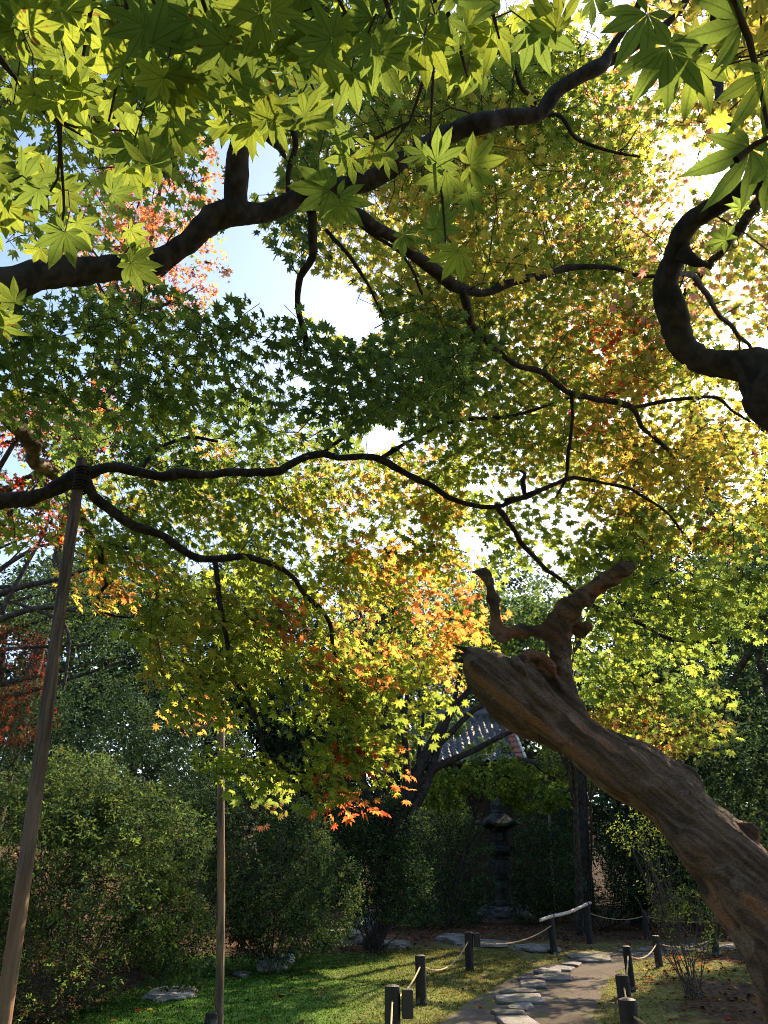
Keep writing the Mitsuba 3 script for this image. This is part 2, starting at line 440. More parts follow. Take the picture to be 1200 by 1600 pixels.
def relax(V, F, it=4):
    from scipy.sparse import coo_matrix
    e = np.vstack([F[:, [0, 1]], F[:, [1, 2]], F[:, [2, 0]]]); e = np.vstack([e, e[:, ::-1]])
    M = coo_matrix((np.ones(len(e)), (e[:, 0], e[:, 1])), shape=(len(V), len(V))).tocsr(); M.data[:] = 1
    g = np.asarray(M.sum(1)).ravel()
    for _ in range(it):
        for lam in (.5, -.52):
            V = V + lam * ((M @ V) / np.maximum(g, 1)[:, None] - V)
    return V

def surface_net(D, o, h):
    """zero surface of the grid D (negative inside) as a quad mesh"""
    S = D < 0
    idx = -np.ones(np.array(D.shape) - 1, int)
    acc = np.zeros(idx.shape + (3,)); cnt = np.zeros(idx.shape)
    nx, ny, nz = idx.shape
    for ax in range(3):
        a = [slice(None)] * 3; b = [slice(None)] * 3
        a[ax] = slice(0, -1); b[ax] = slice(1, None)
        A, B = D[tuple(a)], D[tuple(b)]
        I = np.argwhere((A < 0) != (B < 0))
        t = A[tuple(I.T)] / (A[tuple(I.T)] - B[tuple(I.T)])
        P = I.astype(float); P[:, ax] += t
        o1, o2 = [k for k in range(3) if k != ax]
        for s1 in (0, 1):
            for s2 in (0, 1):
                J = I.copy(); J[:, o1] -= s1; J[:, o2] -= s2
                ok = ((J >= 0) & (J < [nx, ny, nz])).all(1)
                np.add.at(acc, tuple(J[ok].T), P[ok]); np.add.at(cnt, tuple(J[ok].T), 1)
    on = cnt > 0
    idx[on] = np.arange(on.sum())
    V = acc[on] / cnt[on][:, None] * h + o
    F = []
    for ax in range(3):
        a = [slice(None)] * 3; b = [slice(None)] * 3
        a[ax] = slice(0, -1); b[ax] = slice(1, None)
        A, B = D[tuple(a)], D[tuple(b)]
        I = np.argwhere((A < 0) != (B < 0))
        o1, o2 = (ax + 1) % 3, (ax + 2) % 3
        I = I[(I[:, o1] > 0) & (I[:, o2] > 0) & (I[:, o1] < D.shape[o1] - 1) & (I[:, o2] < D.shape[o2] - 1)]
        e1 = np.eye(3, dtype=int)[o1]; e2 = np.eye(3, dtype=int)[o2]
        q = np.stack([idx[tuple((I - e1 - e2).T)], idx[tuple((I - e2).T)], idx[tuple(I.T)], idx[tuple((I - e1).T)]], 1)
        flip = A[tuple(I.T)] > 0
        q[flip] = q[flip][:, ::-1]
        F.append(q)
    F = np.vstack(F)
    return V, np.vstack([F[:, [0, 1, 2]], F[:, [0, 2, 3]]])

# ---------------------------------------------------------------- ground, path, stepping stones
PATH = sg.Polygon([(-.9, -3), (-.75, 3), (-.2, 6), (.56, 8.97), (.98, 10.25), (1.71, 12), (2.39, 13.3), (3.2, 14.5), (4.6, 15.8), (6.5, 16.7), (9, 17.4), (14, 18),
                   (14, 16.5), (9, 16.1), (6.3, 15.6), (4.87, 14.9), (3.91, 13.9), (3.0, 12), (2.34, 10.05), (2.12, 8.97), (1.75, 6), (1.3, 3), (1.0, -3)]).buffer(.25).buffer(-.5).buffer(.25)
def sstep(a, b, x):
    t = np.clip((x - a) / (b - a), 0, 1); return t * t * (3 - 2 * t)
def ground_z(x, y):
    x, y = np.asarray(x, float), np.asarray(y, float)
    d = shapely.distance(PATH, shapely.points(x, y))
    off = sstep(.02, .5, d)
    P = np.stack([x, y, 0 * x], -1)
    z = off * (.02 + .10 * (meshkit.fbm(P * .9, 3) - .42) + .045 * (meshkit.fbm(P * 4.2 + 9, 3) - .5))
    z = z + 1.7 * sstep(-2.2, -8, x) * sstep(9.5, 15, y) + 5.5 * sstep(30, 75, y) + .25 * sstep(5.5, 9, x) * sstep(16.5, 10, y)
    return np.where(d <= 0, -.006, z)
def axis(lo, f0, f1, hi, fine, grow):
    a = list(np.arange(f0, f1, fine)); s = fine
    while a[-1] < hi: s *= grow; a.append(a[-1] + s)
    s = fine; b = [f0]
    while b[-1] > lo: s *= grow; b.append(b[-1] - s)
    return np.array(b[:0:-1] + a)
gx, gy = axis(-130, -4.2, 7, 130, .05, 1.22), axis(-40, 7.2, 18.5, 260, .05, 1.16)
X, Y = np.meshgrid(gx, gy, indexing='ij')
Z = ground_z(X.ravel(), Y.ravel())
i, j = np.meshgrid(np.arange(len(gx) - 1), np.arange(len(gy) - 1), indexing='ij')
k = (i * len(gy) + j).ravel()
gf = np.stack([k, k + len(gy), k + len(gy) + 1, k + 1], 1)
def lawn_mask(x, y):       # 1 where moss grows (numpy or drjit)
    return None
def ground_color(p, n, uv):
    w = fbm(p.x * 1.3, p.y * 1.3, 3.0, 4) - 0.5
    # left lawn: a broad tongue of moss between the shrubs and the path; right of the path only a strip
    edge = 13.6 + 0.55 * (p.x + 2.6) + w * 2.2
    left = smoothstep(0.35, -0.35, p.y - edge) * smoothstep(-3.3, -2.7, p.x + w * 1.2 + (9.5 - p.y) * .05) * smoothstep(3.6, 3.0, p.x)
    far = smoothstep(17.2, 15.2, p.y + w * 3) * smoothstep(-.8, .3, p.x + w)
    strip = smoothstep(1.0, 0.2, p.x - (2.25 + dr.maximum(p.y - 10, 0) * .44) + w * 2.5)
    right = smoothstep(2.0, 2.6, p.x) * smoothstep(15.8, 15.0, p.y)
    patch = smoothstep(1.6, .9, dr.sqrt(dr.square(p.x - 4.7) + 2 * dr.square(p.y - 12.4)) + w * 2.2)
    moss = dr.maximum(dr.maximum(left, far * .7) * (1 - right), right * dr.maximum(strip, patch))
    f = fbm(p.x * 26, p.y * 26, 0.0, 3)
    g = fbm(p.x * 5.5, p.y * 5.5, 4.0, 3)
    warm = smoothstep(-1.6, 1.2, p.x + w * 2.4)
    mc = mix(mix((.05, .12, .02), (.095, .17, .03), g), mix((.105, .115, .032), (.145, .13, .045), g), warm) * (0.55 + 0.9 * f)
    litter = mix((.034, .025, .018), (.085, .05, .03), smoothstep(.35, .7, f)) * (0.7 + .6 * g)
    bare = smoothstep(.60, .72, fbm(p.x * 2.6 + 3, p.y * 2.6, 8.0, 4)) * warm * .75
    return mix(litter, mc, dr.clip(moss, 0, 1) * (1 - bare))
def rel(sx, amp=1.0):
    return lambda p, n, uv: amp * fbm(p.x * sx, p.y * sx, p.z * sx, 3)
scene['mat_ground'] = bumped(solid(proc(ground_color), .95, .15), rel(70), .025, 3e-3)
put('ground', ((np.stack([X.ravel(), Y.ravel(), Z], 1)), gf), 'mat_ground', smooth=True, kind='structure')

def path_color(p, n, uv):
    g = fbm(p.x * 1.8, p.y * 1.8, 1.0, 4); f = fbm(p.x * 60, p.y * 60, 0.0, 3)
    c = mix((.060, .048, .040), (.105, .087, .073), smoothstep(.3, .7, g)) * (.75 + .5 * f)
    m = smoothstep(.62, .74, fbm(p.x * 3.3, p.y * 3.3, 6.0, 4))
    return mix(c, (.085, .10, .03), m * .55)
scene['mat_path'] = bumped(solid(proc(path_color), .95, .2), rel(110), .010, 2e-3)
rim = shapely.segmentize(PATH, .08)
def wob(g):
    c = np.array(g.exterior.coords)
    n = (meshkit.fbm(np.c_[c * 3.3, c[:, :1] * 0], 3) - .5) * .22
    ctr = np.array(shapely.buffer(g, .01).exterior.centroid.coords[0])
    t = np.gradient(c, axis=0); nn = unit(np.c_[t[:, 1], -t[:, 0]])
    return sg.Polygon(c + nn * n[:, None]).buffer(0)
pp = wob(rim)
pp = pp if pp.geom_type == 'Polygon' else max(pp.geoms, key=lambda q: q.area)
pv, pf = trimesh.creation.triangulate_polygon(pp, engine='earcut')
put('path', (np.c_[pv, np.full(len(pv), .0)], pf), 'mat_path', kind='structure')

def stone_color(c0, c1):
    def fn(p, n, uv):
        g = fbm(p.x * 6, p.y * 6, p.z * 6, 4); f = noise(p.x * 190, p.y * 190, p.z * 190)
        c = mix(c0, c1, smoothstep(.3, .7, g)) * (.65 + .7 * f)
        return mix(c, (.07, .085, .03), smoothstep(.58, .7, fbm(p.x * 3.1 + 4, p.y * 3.1, p.z * 3, 3)) * .5)
    return fn
scene['mat_step_stone'] = bumped(solid(proc(stone_color((.065, .064, .066), (.125, .122, .124))), .8, .4), rel(90), .008, 2e-3)
scene['mat_step_brown'] = bumped(solid(proc(stone_color((.07, .062, .055), (.13, .115, .10))), .85, .35), rel(70), .010, 2e-3)
scene['mat_rock'] = bumped(solid(proc(stone_color((.055, .052, .05), (.16, .155, .15))), .9, .3), rel(40), .016, 3e-3)
scene['mat_pale_rock'] = bumped(solid(proc(stone_color((.16, .16, .16), (.34, .34, .34))), .9, .3), rel(40), .012, 3e-3)
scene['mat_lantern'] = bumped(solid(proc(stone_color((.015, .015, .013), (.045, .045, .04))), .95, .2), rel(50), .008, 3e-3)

def slab(px, h=.045, z0=-.03, seed=0):
    """A flat stone from the outline of its top in the photo, as it lies on the ground."""
    q = sg.Polygon([gp(x, y, .03)[:2] for x, y in px]).buffer(0)
    q = q.buffer(.04).buffer(-.085).buffer(.025)
    c = np.array(shapely.segmentize(q, .07).exterior.coords)[:-1]
    ctr = c.mean(0)
    rg = np.random.default_rng(seed)
    n = (meshkit.fbm(np.c_[c * 5, c[:, :1] * 0 + seed], 3) - .5) * .06
    u = unit(c - ctr)
    rings = [(0, z0), (0.004, .012), (-.003, h * .8), (-.012, h), (-.08, h + .003)]
    v, f, m = [], [], len(c)
    for d, z in rings:
        cc = c + u * (n + d)[:, None]
        zz = z + (meshkit.fbm(np.c_[cc * 7, cc[:, :1] * 0 + seed], 3) - .5) * (.018 if z > .02 else 0)
        v.append(np.c_[cc, zz])
    for r in range(len(rings) - 1):
        a = np.arange(m); b = (a + 1) % m
        f += [np.stack([r * m + a, r * m + b, (r + 1) * m + b], 1), np.stack([r * m + a, (r + 1) * m + b, (r + 1) * m + a], 1)]
    v.append(np.r_[ctr, h + .004][None]); a = np.arange(m); k = (len(rings) - 1) * m
    f.append(np.stack([k + a, k + (a + 1) % m, a * 0 + len(rings) * m], 1))
    return np.vstack(v), np.vstack(f)
STONES = [([(770, 1587), (828, 1586), (850, 1602), (786, 1602)], 0), ([(762, 1577), (785, 1576), (822, 1578), (818, 1583), (775, 1585)], 1), ([(790, 1572), (800, 1566), (830, 1565), (837, 1571), (825, 1576), (795, 1576)], 0),
          ([(769, 1554), (845, 1551), (856, 1565), (776, 1566)], 0), ([(775, 1548), (800, 1542), (838, 1545), (842, 1550), (785, 1551)], 1), ([(810, 1530), (852, 1530), (858, 1542), (811, 1542)], 0),
          ([(808, 1526), (850, 1522), (856, 1527), (810, 1529)], 1), ([(834, 1525), (850, 1520), (895, 1523), (897, 1530), (850, 1530)], 0), ([(830, 1516), (845, 1511), (880, 1515), (872, 1520), (840, 1520)], 0),
          ([(857, 1512), (870, 1507), (900, 1511), (893, 1516), (865, 1515)], 0), ([(872, 1505), (893, 1501), (912, 1504), (905, 1509)], 0), ([(897, 1500), (915, 1493), (955, 1494), (957, 1500), (915, 1502)], 0),
          ([(880, 1491), (920, 1486), (960, 1488), (955, 1493), (890, 1496)], 1), ([(990, 1484), (1010, 1478), (1034, 1478), (1030, 1485)], 1), ([(1034, 1483), (1045, 1476), (1060, 1477), (1058, 1484)], 1),
          ([(1062, 1479), (1080, 1472), (1098, 1474), (1090, 1478)], 1), ([(1120, 1477), (1148, 1474), (1146, 1480), (1118, 1481)], 1), ([(1067, 1485), (1095, 1481), (1092, 1486)], 1), ([(962, 1484), (985, 1478), (992, 1482), (975, 1488)], 1)]
for i, (q, w) in enumerate(STONES):
    part('path', 'stone', slab(q, .034, seed=i), ['mat_step_stone', 'mat_step_brown'][w], smooth=50)

def boulder(c, r, seed, flat=.0):
    s = trimesh.creation.icosphere(4); v = np.array(s.vertices)
    n = meshkit.fbm(v * 1.5 + seed * 3.1, 4); w = np.abs(meshkit.fbm(v * 1.1 + seed * 7.7, 2) - .5)
    v = v * (.7 + .65 * n[:, None] - .5 * w[:, None])
    if flat: v[:, 2] = np.minimum(v[:, 2], flat + .12 * (meshkit.fbm(v * 3 + seed, 2) - .5))
    return v * np.asarray(r) + np.asarray(c), np.array(s.faces)
def rock(px, py, r, label, mat='mat_rock', seed=1, flat=.45, sink=.4, group=None):
    g = gp(px, py); g[2] = float(ground_z(g[0], g[1])) - r[2] * sink + r[2] * .45
    k = thing('rock', label, 'rock', group)
    put(k, boulder(g, r, seed, flat), mat, smooth=40); labels[k] = {'label': label, 'category': 'rock'}
rock(268, 1566, (.30, .42, .13), 'flat pale grey stone lying alone on the moss, dead leaves round it', 'mat_pale_rock', 3)
rock(414, 1519, (.12, .26, .20), 'pale rough stone at the shrub edge, left one of three together', 'mat_pale_rock', 4, .6)
rock(434, 1519, (.14, .26, .22), 'pale leaning stone at the shrub edge, middle one of three together', 'mat_pale_rock', 5, .6)
rock(446, 1506, (.14, .28, .16), 'small pale flat stone, right one of three together at the shrub edge', 'mat_pale_rock', 6, .5)
rock(377, 1527, (.13, .25, .10), 'low mossy grey stone in the lawn beside the thin support pole', 'mat_rock', 7, .4)
rock(532, 1476, (.52, .8, .34), 'broad dark flat-topped rock catching sun at the back of the lawn', 'mat_rock', 8, .5)
rock(590, 1452, (.42, .5, .62), 'dark squarish boulder under the shrubs behind the lawn', 'mat_rock', 9, .5)
rock(615, 1481, (.34, .6, .18), 'flat brown stone sunk in moss right of the broad dark rock', 'mat_rock', 10, .35)
rock(712, 1473, (.36, .7, .18), 'flat grey stone sunk in moss behind the boxed fence post', 'mat_rock', 11, .35)
rock(757, 1480, (.50, .7, .12), 'long low stone along the sagging left rope', 'mat_rock', 12, .3)
rock(838, 1487, (.40, .5, .12), 'low flat stone just left of the post carrying the pale rail', 'mat_rock', 13, .3)

# ---------------------------------------------------------------- posts, ropes, rail
def post_color(p, n, uv):
    g = fbm(p.x * 30, p.y * 30, p.z * 5, 4)
    c = mix((.005, .0045, .004), (.016, .014, .012), g)
    return mix(c, (.16, .15, .13), smoothstep(.12, .02, p.z) * smoothstep(.5, .62, fbm(p.x * 24, p.y * 24, p.z * 14, 3)))
scene['mat_post'] = bumped(solid(proc(post_color), .7, .4), lambda p, n, uv: fbm(p.x * 60, p.y * 60, p.z * 8, 3), .006, 2e-3)
scene['mat_rope'] = solid(proc(lambda p, n, uv: mix((.22, .15, .085), (.40, .30, .19), noise(p.x * 90, p.y * 90, p.z * 90))), .9, .2)
scene['mat_box'] = solid(rgb(.012, .012, .013), .5, .5)
POSTS = []
def post(px, top, h, r, label, base=None):
    P = gp(px, top, h); b = np.array([P[0], P[1], float(ground_z(P[0], P[1]))])
    k = thing('fence_post', label, 'post', 'dark wooden posts of the rope fence')
    lean = RNG.normal(0, .012, 2)
    prof = [(r * 1.02, -.15), (r, .1), (r * .98, h * .5), (r * .97, h - .02), (r * .9, h - .004), (r * .55, h + .004), (.0005, h + .006)]
    v, f = lathe(prof, 14)
    v = v * (1 + .06 * (meshkit.fbm(v * [22, 22, 4] + px, 2)[:, None] - .5) * [1, 1, 0])
    v[:, :2] += lean * v[:, 2:] ; v[:, 2] += RNG.normal(0, .004)
    part(k, 'shaft', (v + b, f), 'mat_post', smooth=40)
    q = b + [0, 0, h - .10]
    POSTS.append((k, b, h, r, q))
    return len(POSTS) - 1
H = .48
a0 = post(613, 1543, H, .067, 'nearest post left of the path, with a black box on its right side')
a1 = post(657, 1495, H, .060, 'second post left of the path, pale worn patch at its foot')
a2 = post(732, 1463, H, .060, 'third post left of the path, with a small black box beside its top')
a3 = post(862, 1435, .54, .062, 'post under the left end of the pale bamboo rail')
a4 = post(917, 1419, .62, .062, 'post under the right end of the pale bamboo rail')
a5 = post(1006, 1425, .50, .058, 'post farthest back, in shade right of the bamboo rail')
b0 = post(980, 1560, H, .075, 'nearest post right of the path, cut off by the bottom edge')
b1 = post(973, 1523, H, .066, 'second post right of the path, just behind the nearest one')
b2 = post(980, 1482, H, .050, 'third post right of the path, slim, behind the two overlapping ones')
b3 = post(1025, 1466, .40, .055, 'fourth post right of the path, standing before the patch of sunlit moss')
b4 = post(1114, 1457, .36, .060, 'last post right of the path, beside the big leaning trunk')
def side_box(i, dx, w, h, z, d=.10):
    k, b, H_, r, q = POSTS[i]
    m = moved(hull_box(w, d, h, .006), b + [dx, .0, z])
    part(k, 'side_box', m, 'mat_box', label='small black box fixed to the post')
side_box(a0, .128, .095, .21, .25); side_box(a2, .115, .09, .17, .30)
tap = POSTS[a1][1] + np.array([-.13, -.02, 0])
k = thing('garden_spike', 'small black spike with a round head beside the second left post', 'garden fitting')
part(k, 'stem', moved(lathe([(.012, -.05), (.012, .10), (.02, .11), (.0005, .112)], 8), tap), 'mat_box')
part(k, 'head', (lambda s: (np.array(s.vertices) * .045 + tap + [0, -.01, .12], np.array(s.faces)))(trimesh.creation.icosphere(2)), 'mat_box', smooth=True)
def rope(key_label, idx, sags, ends=(None, None)):
    pts = [POSTS[i][4] for i in idx]
    if ends[0] is not None: pts = [np.asarray(ends[0], float)] + pts
    if ends[1] is not None: pts = pts + [np.asarray(ends[1], float)]
    rows = []
    for i in range(len(pts) - 1):
        t = np.linspace(0, 1, 15)[:-1 if i < len(pts) - 2 else None]
        q = pts[i] + (pts[i + 1] - pts[i]) * t[:, None]
        q[:, 2] -= sags[i] * 4 * t * (1 - t)
        rows.append(q)
    k = thing('rope', key_label, 'rope')
    put(k, tube(np.vstack(rows), .0085, 6), 'mat_rope', smooth=True); labels[k] = {'label': key_label, 'category': 'rope'}
P0 = POSTS[a0][1]
rope('tan rope sagging from post to post along the left of the path', [a0, a1, a2, a3], [.05, .06, .17, .14], (P0 + [-.05, -2.2, .38], None))
rope('tan rope sagging from post to post along the right of the path', [b0, b1, b2, b3, b4], [.03, .03, .05, .10, .09], (POSTS[b0][1] + [.55, -1.8, .12], None))
rope('thin rope hanging in the shade behind the pale bamboo rail', [a4, a5], [.09, .1], (None, POSTS[a5][1] + [1.9, .3, .36]))
scene['mat_bamboo'] = solid(proc(lambda p, n, uv: mix((.30, .25, .21), (.52, .46, .40), fbm(p.x * 14, p.y * 14, p.z * 60, 3))), .55, .5)
q0, q1 = POSTS[a3][1] + [0, 0, .545], POSTS[a4][1] + [0, 0, .63]
dv = q1 - q0
k = thing('bamboo_rail', 'pale weathered bamboo pole laid across two posts to bar the side way', 'rail')
tt = np.linspace(-.28, 1.12, 29); bow = -.03 * np.sin(np.clip(tt, 0, 1) * math.pi)
cp = q0 + dv * tt[:, None] + np.c_[bow * 0, bow * 0, bow + .026]
part(k, 'pole', tube(cp, .025 + .0015 * np.sin(np.arange(29)), 12), 'mat_bamboo', smooth=40)
for t in (-.1, .24, .58, .92):
    i = int(np.argmin(abs(tt - t)))
    part(k, 'node_ring', tube(cp[i:i + 2], .029, 12), 'mat_bamboo', smooth=40)
for i in (a3, a4):
    b = POSTS[i][1] + [0, 0, POSTS[i][2] + .03]
    th = np.linspace(0, 4 * np.pi, 33)
    part(k, 'lashing', tube(b + np.c_[.048 * np.cos(th), .03 * np.linspace(-1, 1, 33), .048 * np.sin(th)], .006, 5), 'mat_box', smooth=True)

# ---------------------------------------------------------------- props of the maple
def wood_color(p, n, uv):
    g = fbm(p.x * 50, p.y * 50, p.z * 3.0, 4); f = fbm(p.x * 6, p.y * 6, p.z * 1.2, 3)
    c = mix((.05, .034, .025), (.15, .107, .078), smoothstep(.3, .7, g))
    return mix(c, (.24, .13, .075), smoothstep(.5, .7, f) * .5)
scene['mat_prop'] = bumped(solid(proc(wood_color), .75, .35), lambda p, n, uv: fbm(p.x * 80, p.y * 80, p.z * 4, 3), .004, 2e-3)
scene['mat_cord'] = solid(rgb(.02, .016, .013), .9, .2)
def prop(label, base, top, r0, r1, cords):
    k = thing('support_pole', label, 'pole')
    t = np.linspace(0, 1, 26)[:, None]
    c = base + (top - base) * t + np.c_[np.sin(t * 5) * .012, t * 0, t * 0]
    part(k, 'shaft', tube(c, r0 + (r1 - r0) * t[:, 0], 14, .06, 3, freq=5), 'mat_prop', smooth=40)
    ax = unit(top - base)
    for s in cords:
        p = base + (top - base) * s; rr = (r0 + (r1 - r0) * s)
        th = np.linspace(0, 10 * np.pi, 100)
        part(k, 'cord', tube(p + np.c_[np.cos(th) * (rr + .006), np.sin(th) * (rr + .006), np.linspace(-.05, .05, 100)], .0075, 5), 'mat_cord', smooth=True)
POLE_D = 4.38
def pole_pt(x, y, Yd):
    d = ray(x, y); return EYE + d * (Yd / d[1])
pb, pt = pole_pt(0, 1600, POLE_D), pole_pt(131, 718, POLE_D)
pb = pb + (pb - pt) * ((pb[2] + .2) / (pt[2] - pb[2]))
prop('tall leaning wooden pole propping the dark maple limb, cord wound near its top', pb, pt, .043, .033, (.955, .972))
mb, mt = pole_pt(343, 1604, 8.8), pole_pt(347.5, 1090, 8.8)
mb[2] = -.15
prop('thin straight brown pole standing in the moss, its top lost in yellow leaves', mb, mt, .043, .038, (.97,))
k = thing('ground_stake', 'short black stake at the foot of the thin brown pole', 'stake')
g = gp(329, 1609)
part(k, 'shaft', moved(lathe([(.06, -.1), (.06, .12), (.05, .14), (.0005, .145)], 12), g), 'mat_post', smooth=40)

# ---------------------------------------------------------------- stone lantern
k = thing('stone_lantern', 'tall dark stone lantern standing in deep shade behind the lawn', 'lantern')
LB = gp(787, 1436)
def lz(m): return moved(m, LB)
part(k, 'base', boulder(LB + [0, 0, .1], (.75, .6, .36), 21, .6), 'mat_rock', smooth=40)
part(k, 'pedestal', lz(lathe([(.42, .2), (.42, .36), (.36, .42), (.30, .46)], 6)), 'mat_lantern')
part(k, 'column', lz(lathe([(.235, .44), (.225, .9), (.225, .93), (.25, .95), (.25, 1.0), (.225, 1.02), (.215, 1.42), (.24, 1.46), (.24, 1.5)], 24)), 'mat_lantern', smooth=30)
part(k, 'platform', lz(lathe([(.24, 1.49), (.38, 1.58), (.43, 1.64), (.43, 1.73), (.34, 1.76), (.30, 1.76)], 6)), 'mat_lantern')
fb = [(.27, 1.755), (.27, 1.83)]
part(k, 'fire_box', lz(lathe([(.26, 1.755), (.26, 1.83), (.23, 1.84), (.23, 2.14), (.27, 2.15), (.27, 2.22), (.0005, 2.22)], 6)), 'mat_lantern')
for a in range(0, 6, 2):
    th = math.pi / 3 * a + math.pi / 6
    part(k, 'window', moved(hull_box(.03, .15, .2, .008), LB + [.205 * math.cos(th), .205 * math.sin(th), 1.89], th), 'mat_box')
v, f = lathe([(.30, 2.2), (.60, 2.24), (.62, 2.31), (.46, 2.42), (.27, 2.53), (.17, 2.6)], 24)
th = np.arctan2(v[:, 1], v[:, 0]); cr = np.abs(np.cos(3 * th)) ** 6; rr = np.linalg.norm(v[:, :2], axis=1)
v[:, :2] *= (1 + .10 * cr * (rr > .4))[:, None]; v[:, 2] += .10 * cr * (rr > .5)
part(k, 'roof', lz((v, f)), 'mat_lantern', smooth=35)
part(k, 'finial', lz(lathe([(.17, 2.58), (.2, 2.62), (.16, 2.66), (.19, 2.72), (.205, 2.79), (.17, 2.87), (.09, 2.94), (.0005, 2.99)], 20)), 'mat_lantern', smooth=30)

# ---------------------------------------------------------------- tiled house behind
scene['mat_tile'] = {'type': 'twosided', 'bsdf': {'type': 'principled', 'base_color': proc(lambda p, n, uv: mix((.075, .075, .08), (.16, .16, .165), noise(p.x * 3, p.y * 3, p.z * 3))), 'roughness': .42, 'specular': .6}}
scene['mat_wall'] = solid(proc(lambda p, n, uv: mix((.03, .018, .012), (.065, .04, .025), fbm(p.x * 9, p.y * 9, p.z * 1.2, 3))), .9, .2)
scene['mat_beam'] = solid(rgb(.03, .022, .017), .85, .2)
scene['mat_verge'] = solid(rgb(.26, .09, .06), .7, .3)
scene['mat_plaster'] = solid(rgb(.6, .57, .52), .9, .2)
house = thing('tiled_house', 'low house with a glinting grey tiled roof, seen through the trees behind the broken trunk', 'house')
HY = 25.0
def hp(x, y, Yd=HY):
    d = ray(x, y); return EYE + d * (Yd / d[1])
e0, e1 = hp(640, 1190), hp(806, 1190)
W = e1[0] - e0[0]; ez = e0[2]; rise = hp(700, 1118, HY + 3.2)[2] - ez; dep = 3.2
rf = part(house, 'roof', moved(hull_box(W + .5, math.hypot(dep, rise), .08, .01), (0, 0, 0)), 'mat_beam')
sl = math.atan2(rise, dep)
def on_roof(u, s, up=0.0):      # u along eave, s up the slope
    return np.array([e0[0] + u, HY + s * math.cos(sl) - up * math.sin(sl), ez + s * math.sin(sl) + up * math.cos(sl)])
SR = np.array([[1, 0, 0], [0, math.cos(sl), -math.sin(sl)], [0, math.sin(sl), math.cos(sl)]])
SL = math.hypot(dep, rise)
scene[rf] = mikit.ply(moved(hull_box(W + .4, SL, .08, .01), on_roof(W / 2, SL / 2, -.12), R=SR), 'mat_beam')
nc, nr = 14, 17
cw, rh = W / nc, SL / nr
u = np.linspace(0, 1, 7); prof = np.c_[(u - .5) * cw * 1.06, .045 * np.sin(u * 2 * np.pi - .4) + .01]
tv = np.array([[x, y, z + (.035 if y < 0 else .0)] for y in (-rh * .5, rh * .62) for x, z in prof] + [[x, -rh * .5, z + .012] for x, z in prof])
tf = []
for i in range(6):
    tf += [[i, i + 1, i + 8], [i, i + 8, i + 7], [14 + i, 15 + i, i + 1], [14 + i, i + 1, i]]
tile_ply = {}
for r in range(nr):
    for c in range(nc):
        key = numbered(rf + '__tile')
        j = RNG.normal(0, .006, 2)
        scene[key] = mikit.ply(moved((tv, np.array(tf)), on_roof((c + .5) * cw + j[0], (r + .5) * rh + j[1], .0 + RNG.uniform(0, .008)), R=SR), 'mat_tile', smooth=40)
part(house, 'ridge', tube(np.array([on_roof(-.1, SL, .12), on_roof(W / 2, SL, .10), on_roof(W + .1, SL, .12)]), .17, 12), 'mat_tile', smooth=40)
for s in np.linspace(.25, SL - .2, 9):
    part(house, 'verge_tile', moved(hull_box(.24, .30, .12, .02), on_roof(W + .14, s, -.02), R=SR), 'mat_verge')
    part(house, 'verge_edge', moved(hull_box(.06, .30, .16, .01), on_roof(W + .32, s, -.03), R=SR), 'mat_plaster')
wb = np.array([e0[0] + W * .5 + .9, HY + 1.7, 0])
part(house, 'wall', moved(hull_box(W + 2.2, .2, ez + .5, .02), wb), 'mat_wall')
for x in np.linspace(-W * .5, W * .5 + 1.8, 8):
    part(house, 'wall_post', moved(hull_box(.16, .12, ez - .1, .01), wb + [x - .4, -.17, 0]), 'mat_beam')
part(house, 'eave_beam', tube(np.array([hp(800, 1186, HY - .4), hp(845, 1197, HY - .4), hp(888, 1222, HY - .6)]), .13, 8), 'mat_beam')
h2 = thing('far_roofed_house', 'second grey roof glimpsed through the leaves left of the tiled house', 'house')
c = hp(470, 1092, 29)
part(h2, 'roof', moved(hull_box(3.2, 3.0, .16, .03), c + [0, 1, 0], R=SR), 'mat_tile')
part(h2, 'wall', moved(hull_box(2.8, 2.2, c[2] - .5, .03), [c[0], c[1] + 1.9, 0]), 'mat_wall')

# ---------------------------------------------------------------- shafts of sun
for x, y, r in [(590, 1483, .30), (640, 1497, .34), (690, 1490, .3), (850, 1503, .28), (905, 1490, .35), (945, 1497, .3), (880, 1549, .22), (905, 1537, .2), (945, 1523, .32), (968, 1512, .26), (1010, 1512, .22),
                (1100, 1520, .38), (1130, 1512, .34), (1060, 1527, .22), (1140, 1475, .3), (1075, 1484, .25), (600, 1560, .4), (560, 1590, .45), (690, 1560, .35), (640, 1590, .4)]:
    g = gp(x, y); g[2] = float(ground_z(g[0], g[1])); sun_gap(g, r)
for x, y, d, r in [(330, 950, 5.4, .30), (420, 1000, 5.4, .36), (520, 1040, 5.4, .36), (300, 1050, 5.2, .25), (470, 1130, 5.1, .36), (560, 1160, 5.1, .34), (640, 1060, 5.5, .3), (400, 1170, 5, .25), (480, 920, 5.6, .3), (600, 820, 6.2, .35),
                   (700, 850, 6.2, .3), (60, 120, 1.25, .24), (40, 230, 1.3, .20), (20, 330, 1.4, .18), (150, 200, 1.25, .1), (730, 140, 1.1, .09)]:
    sun_gap(at(x, y, d), r)

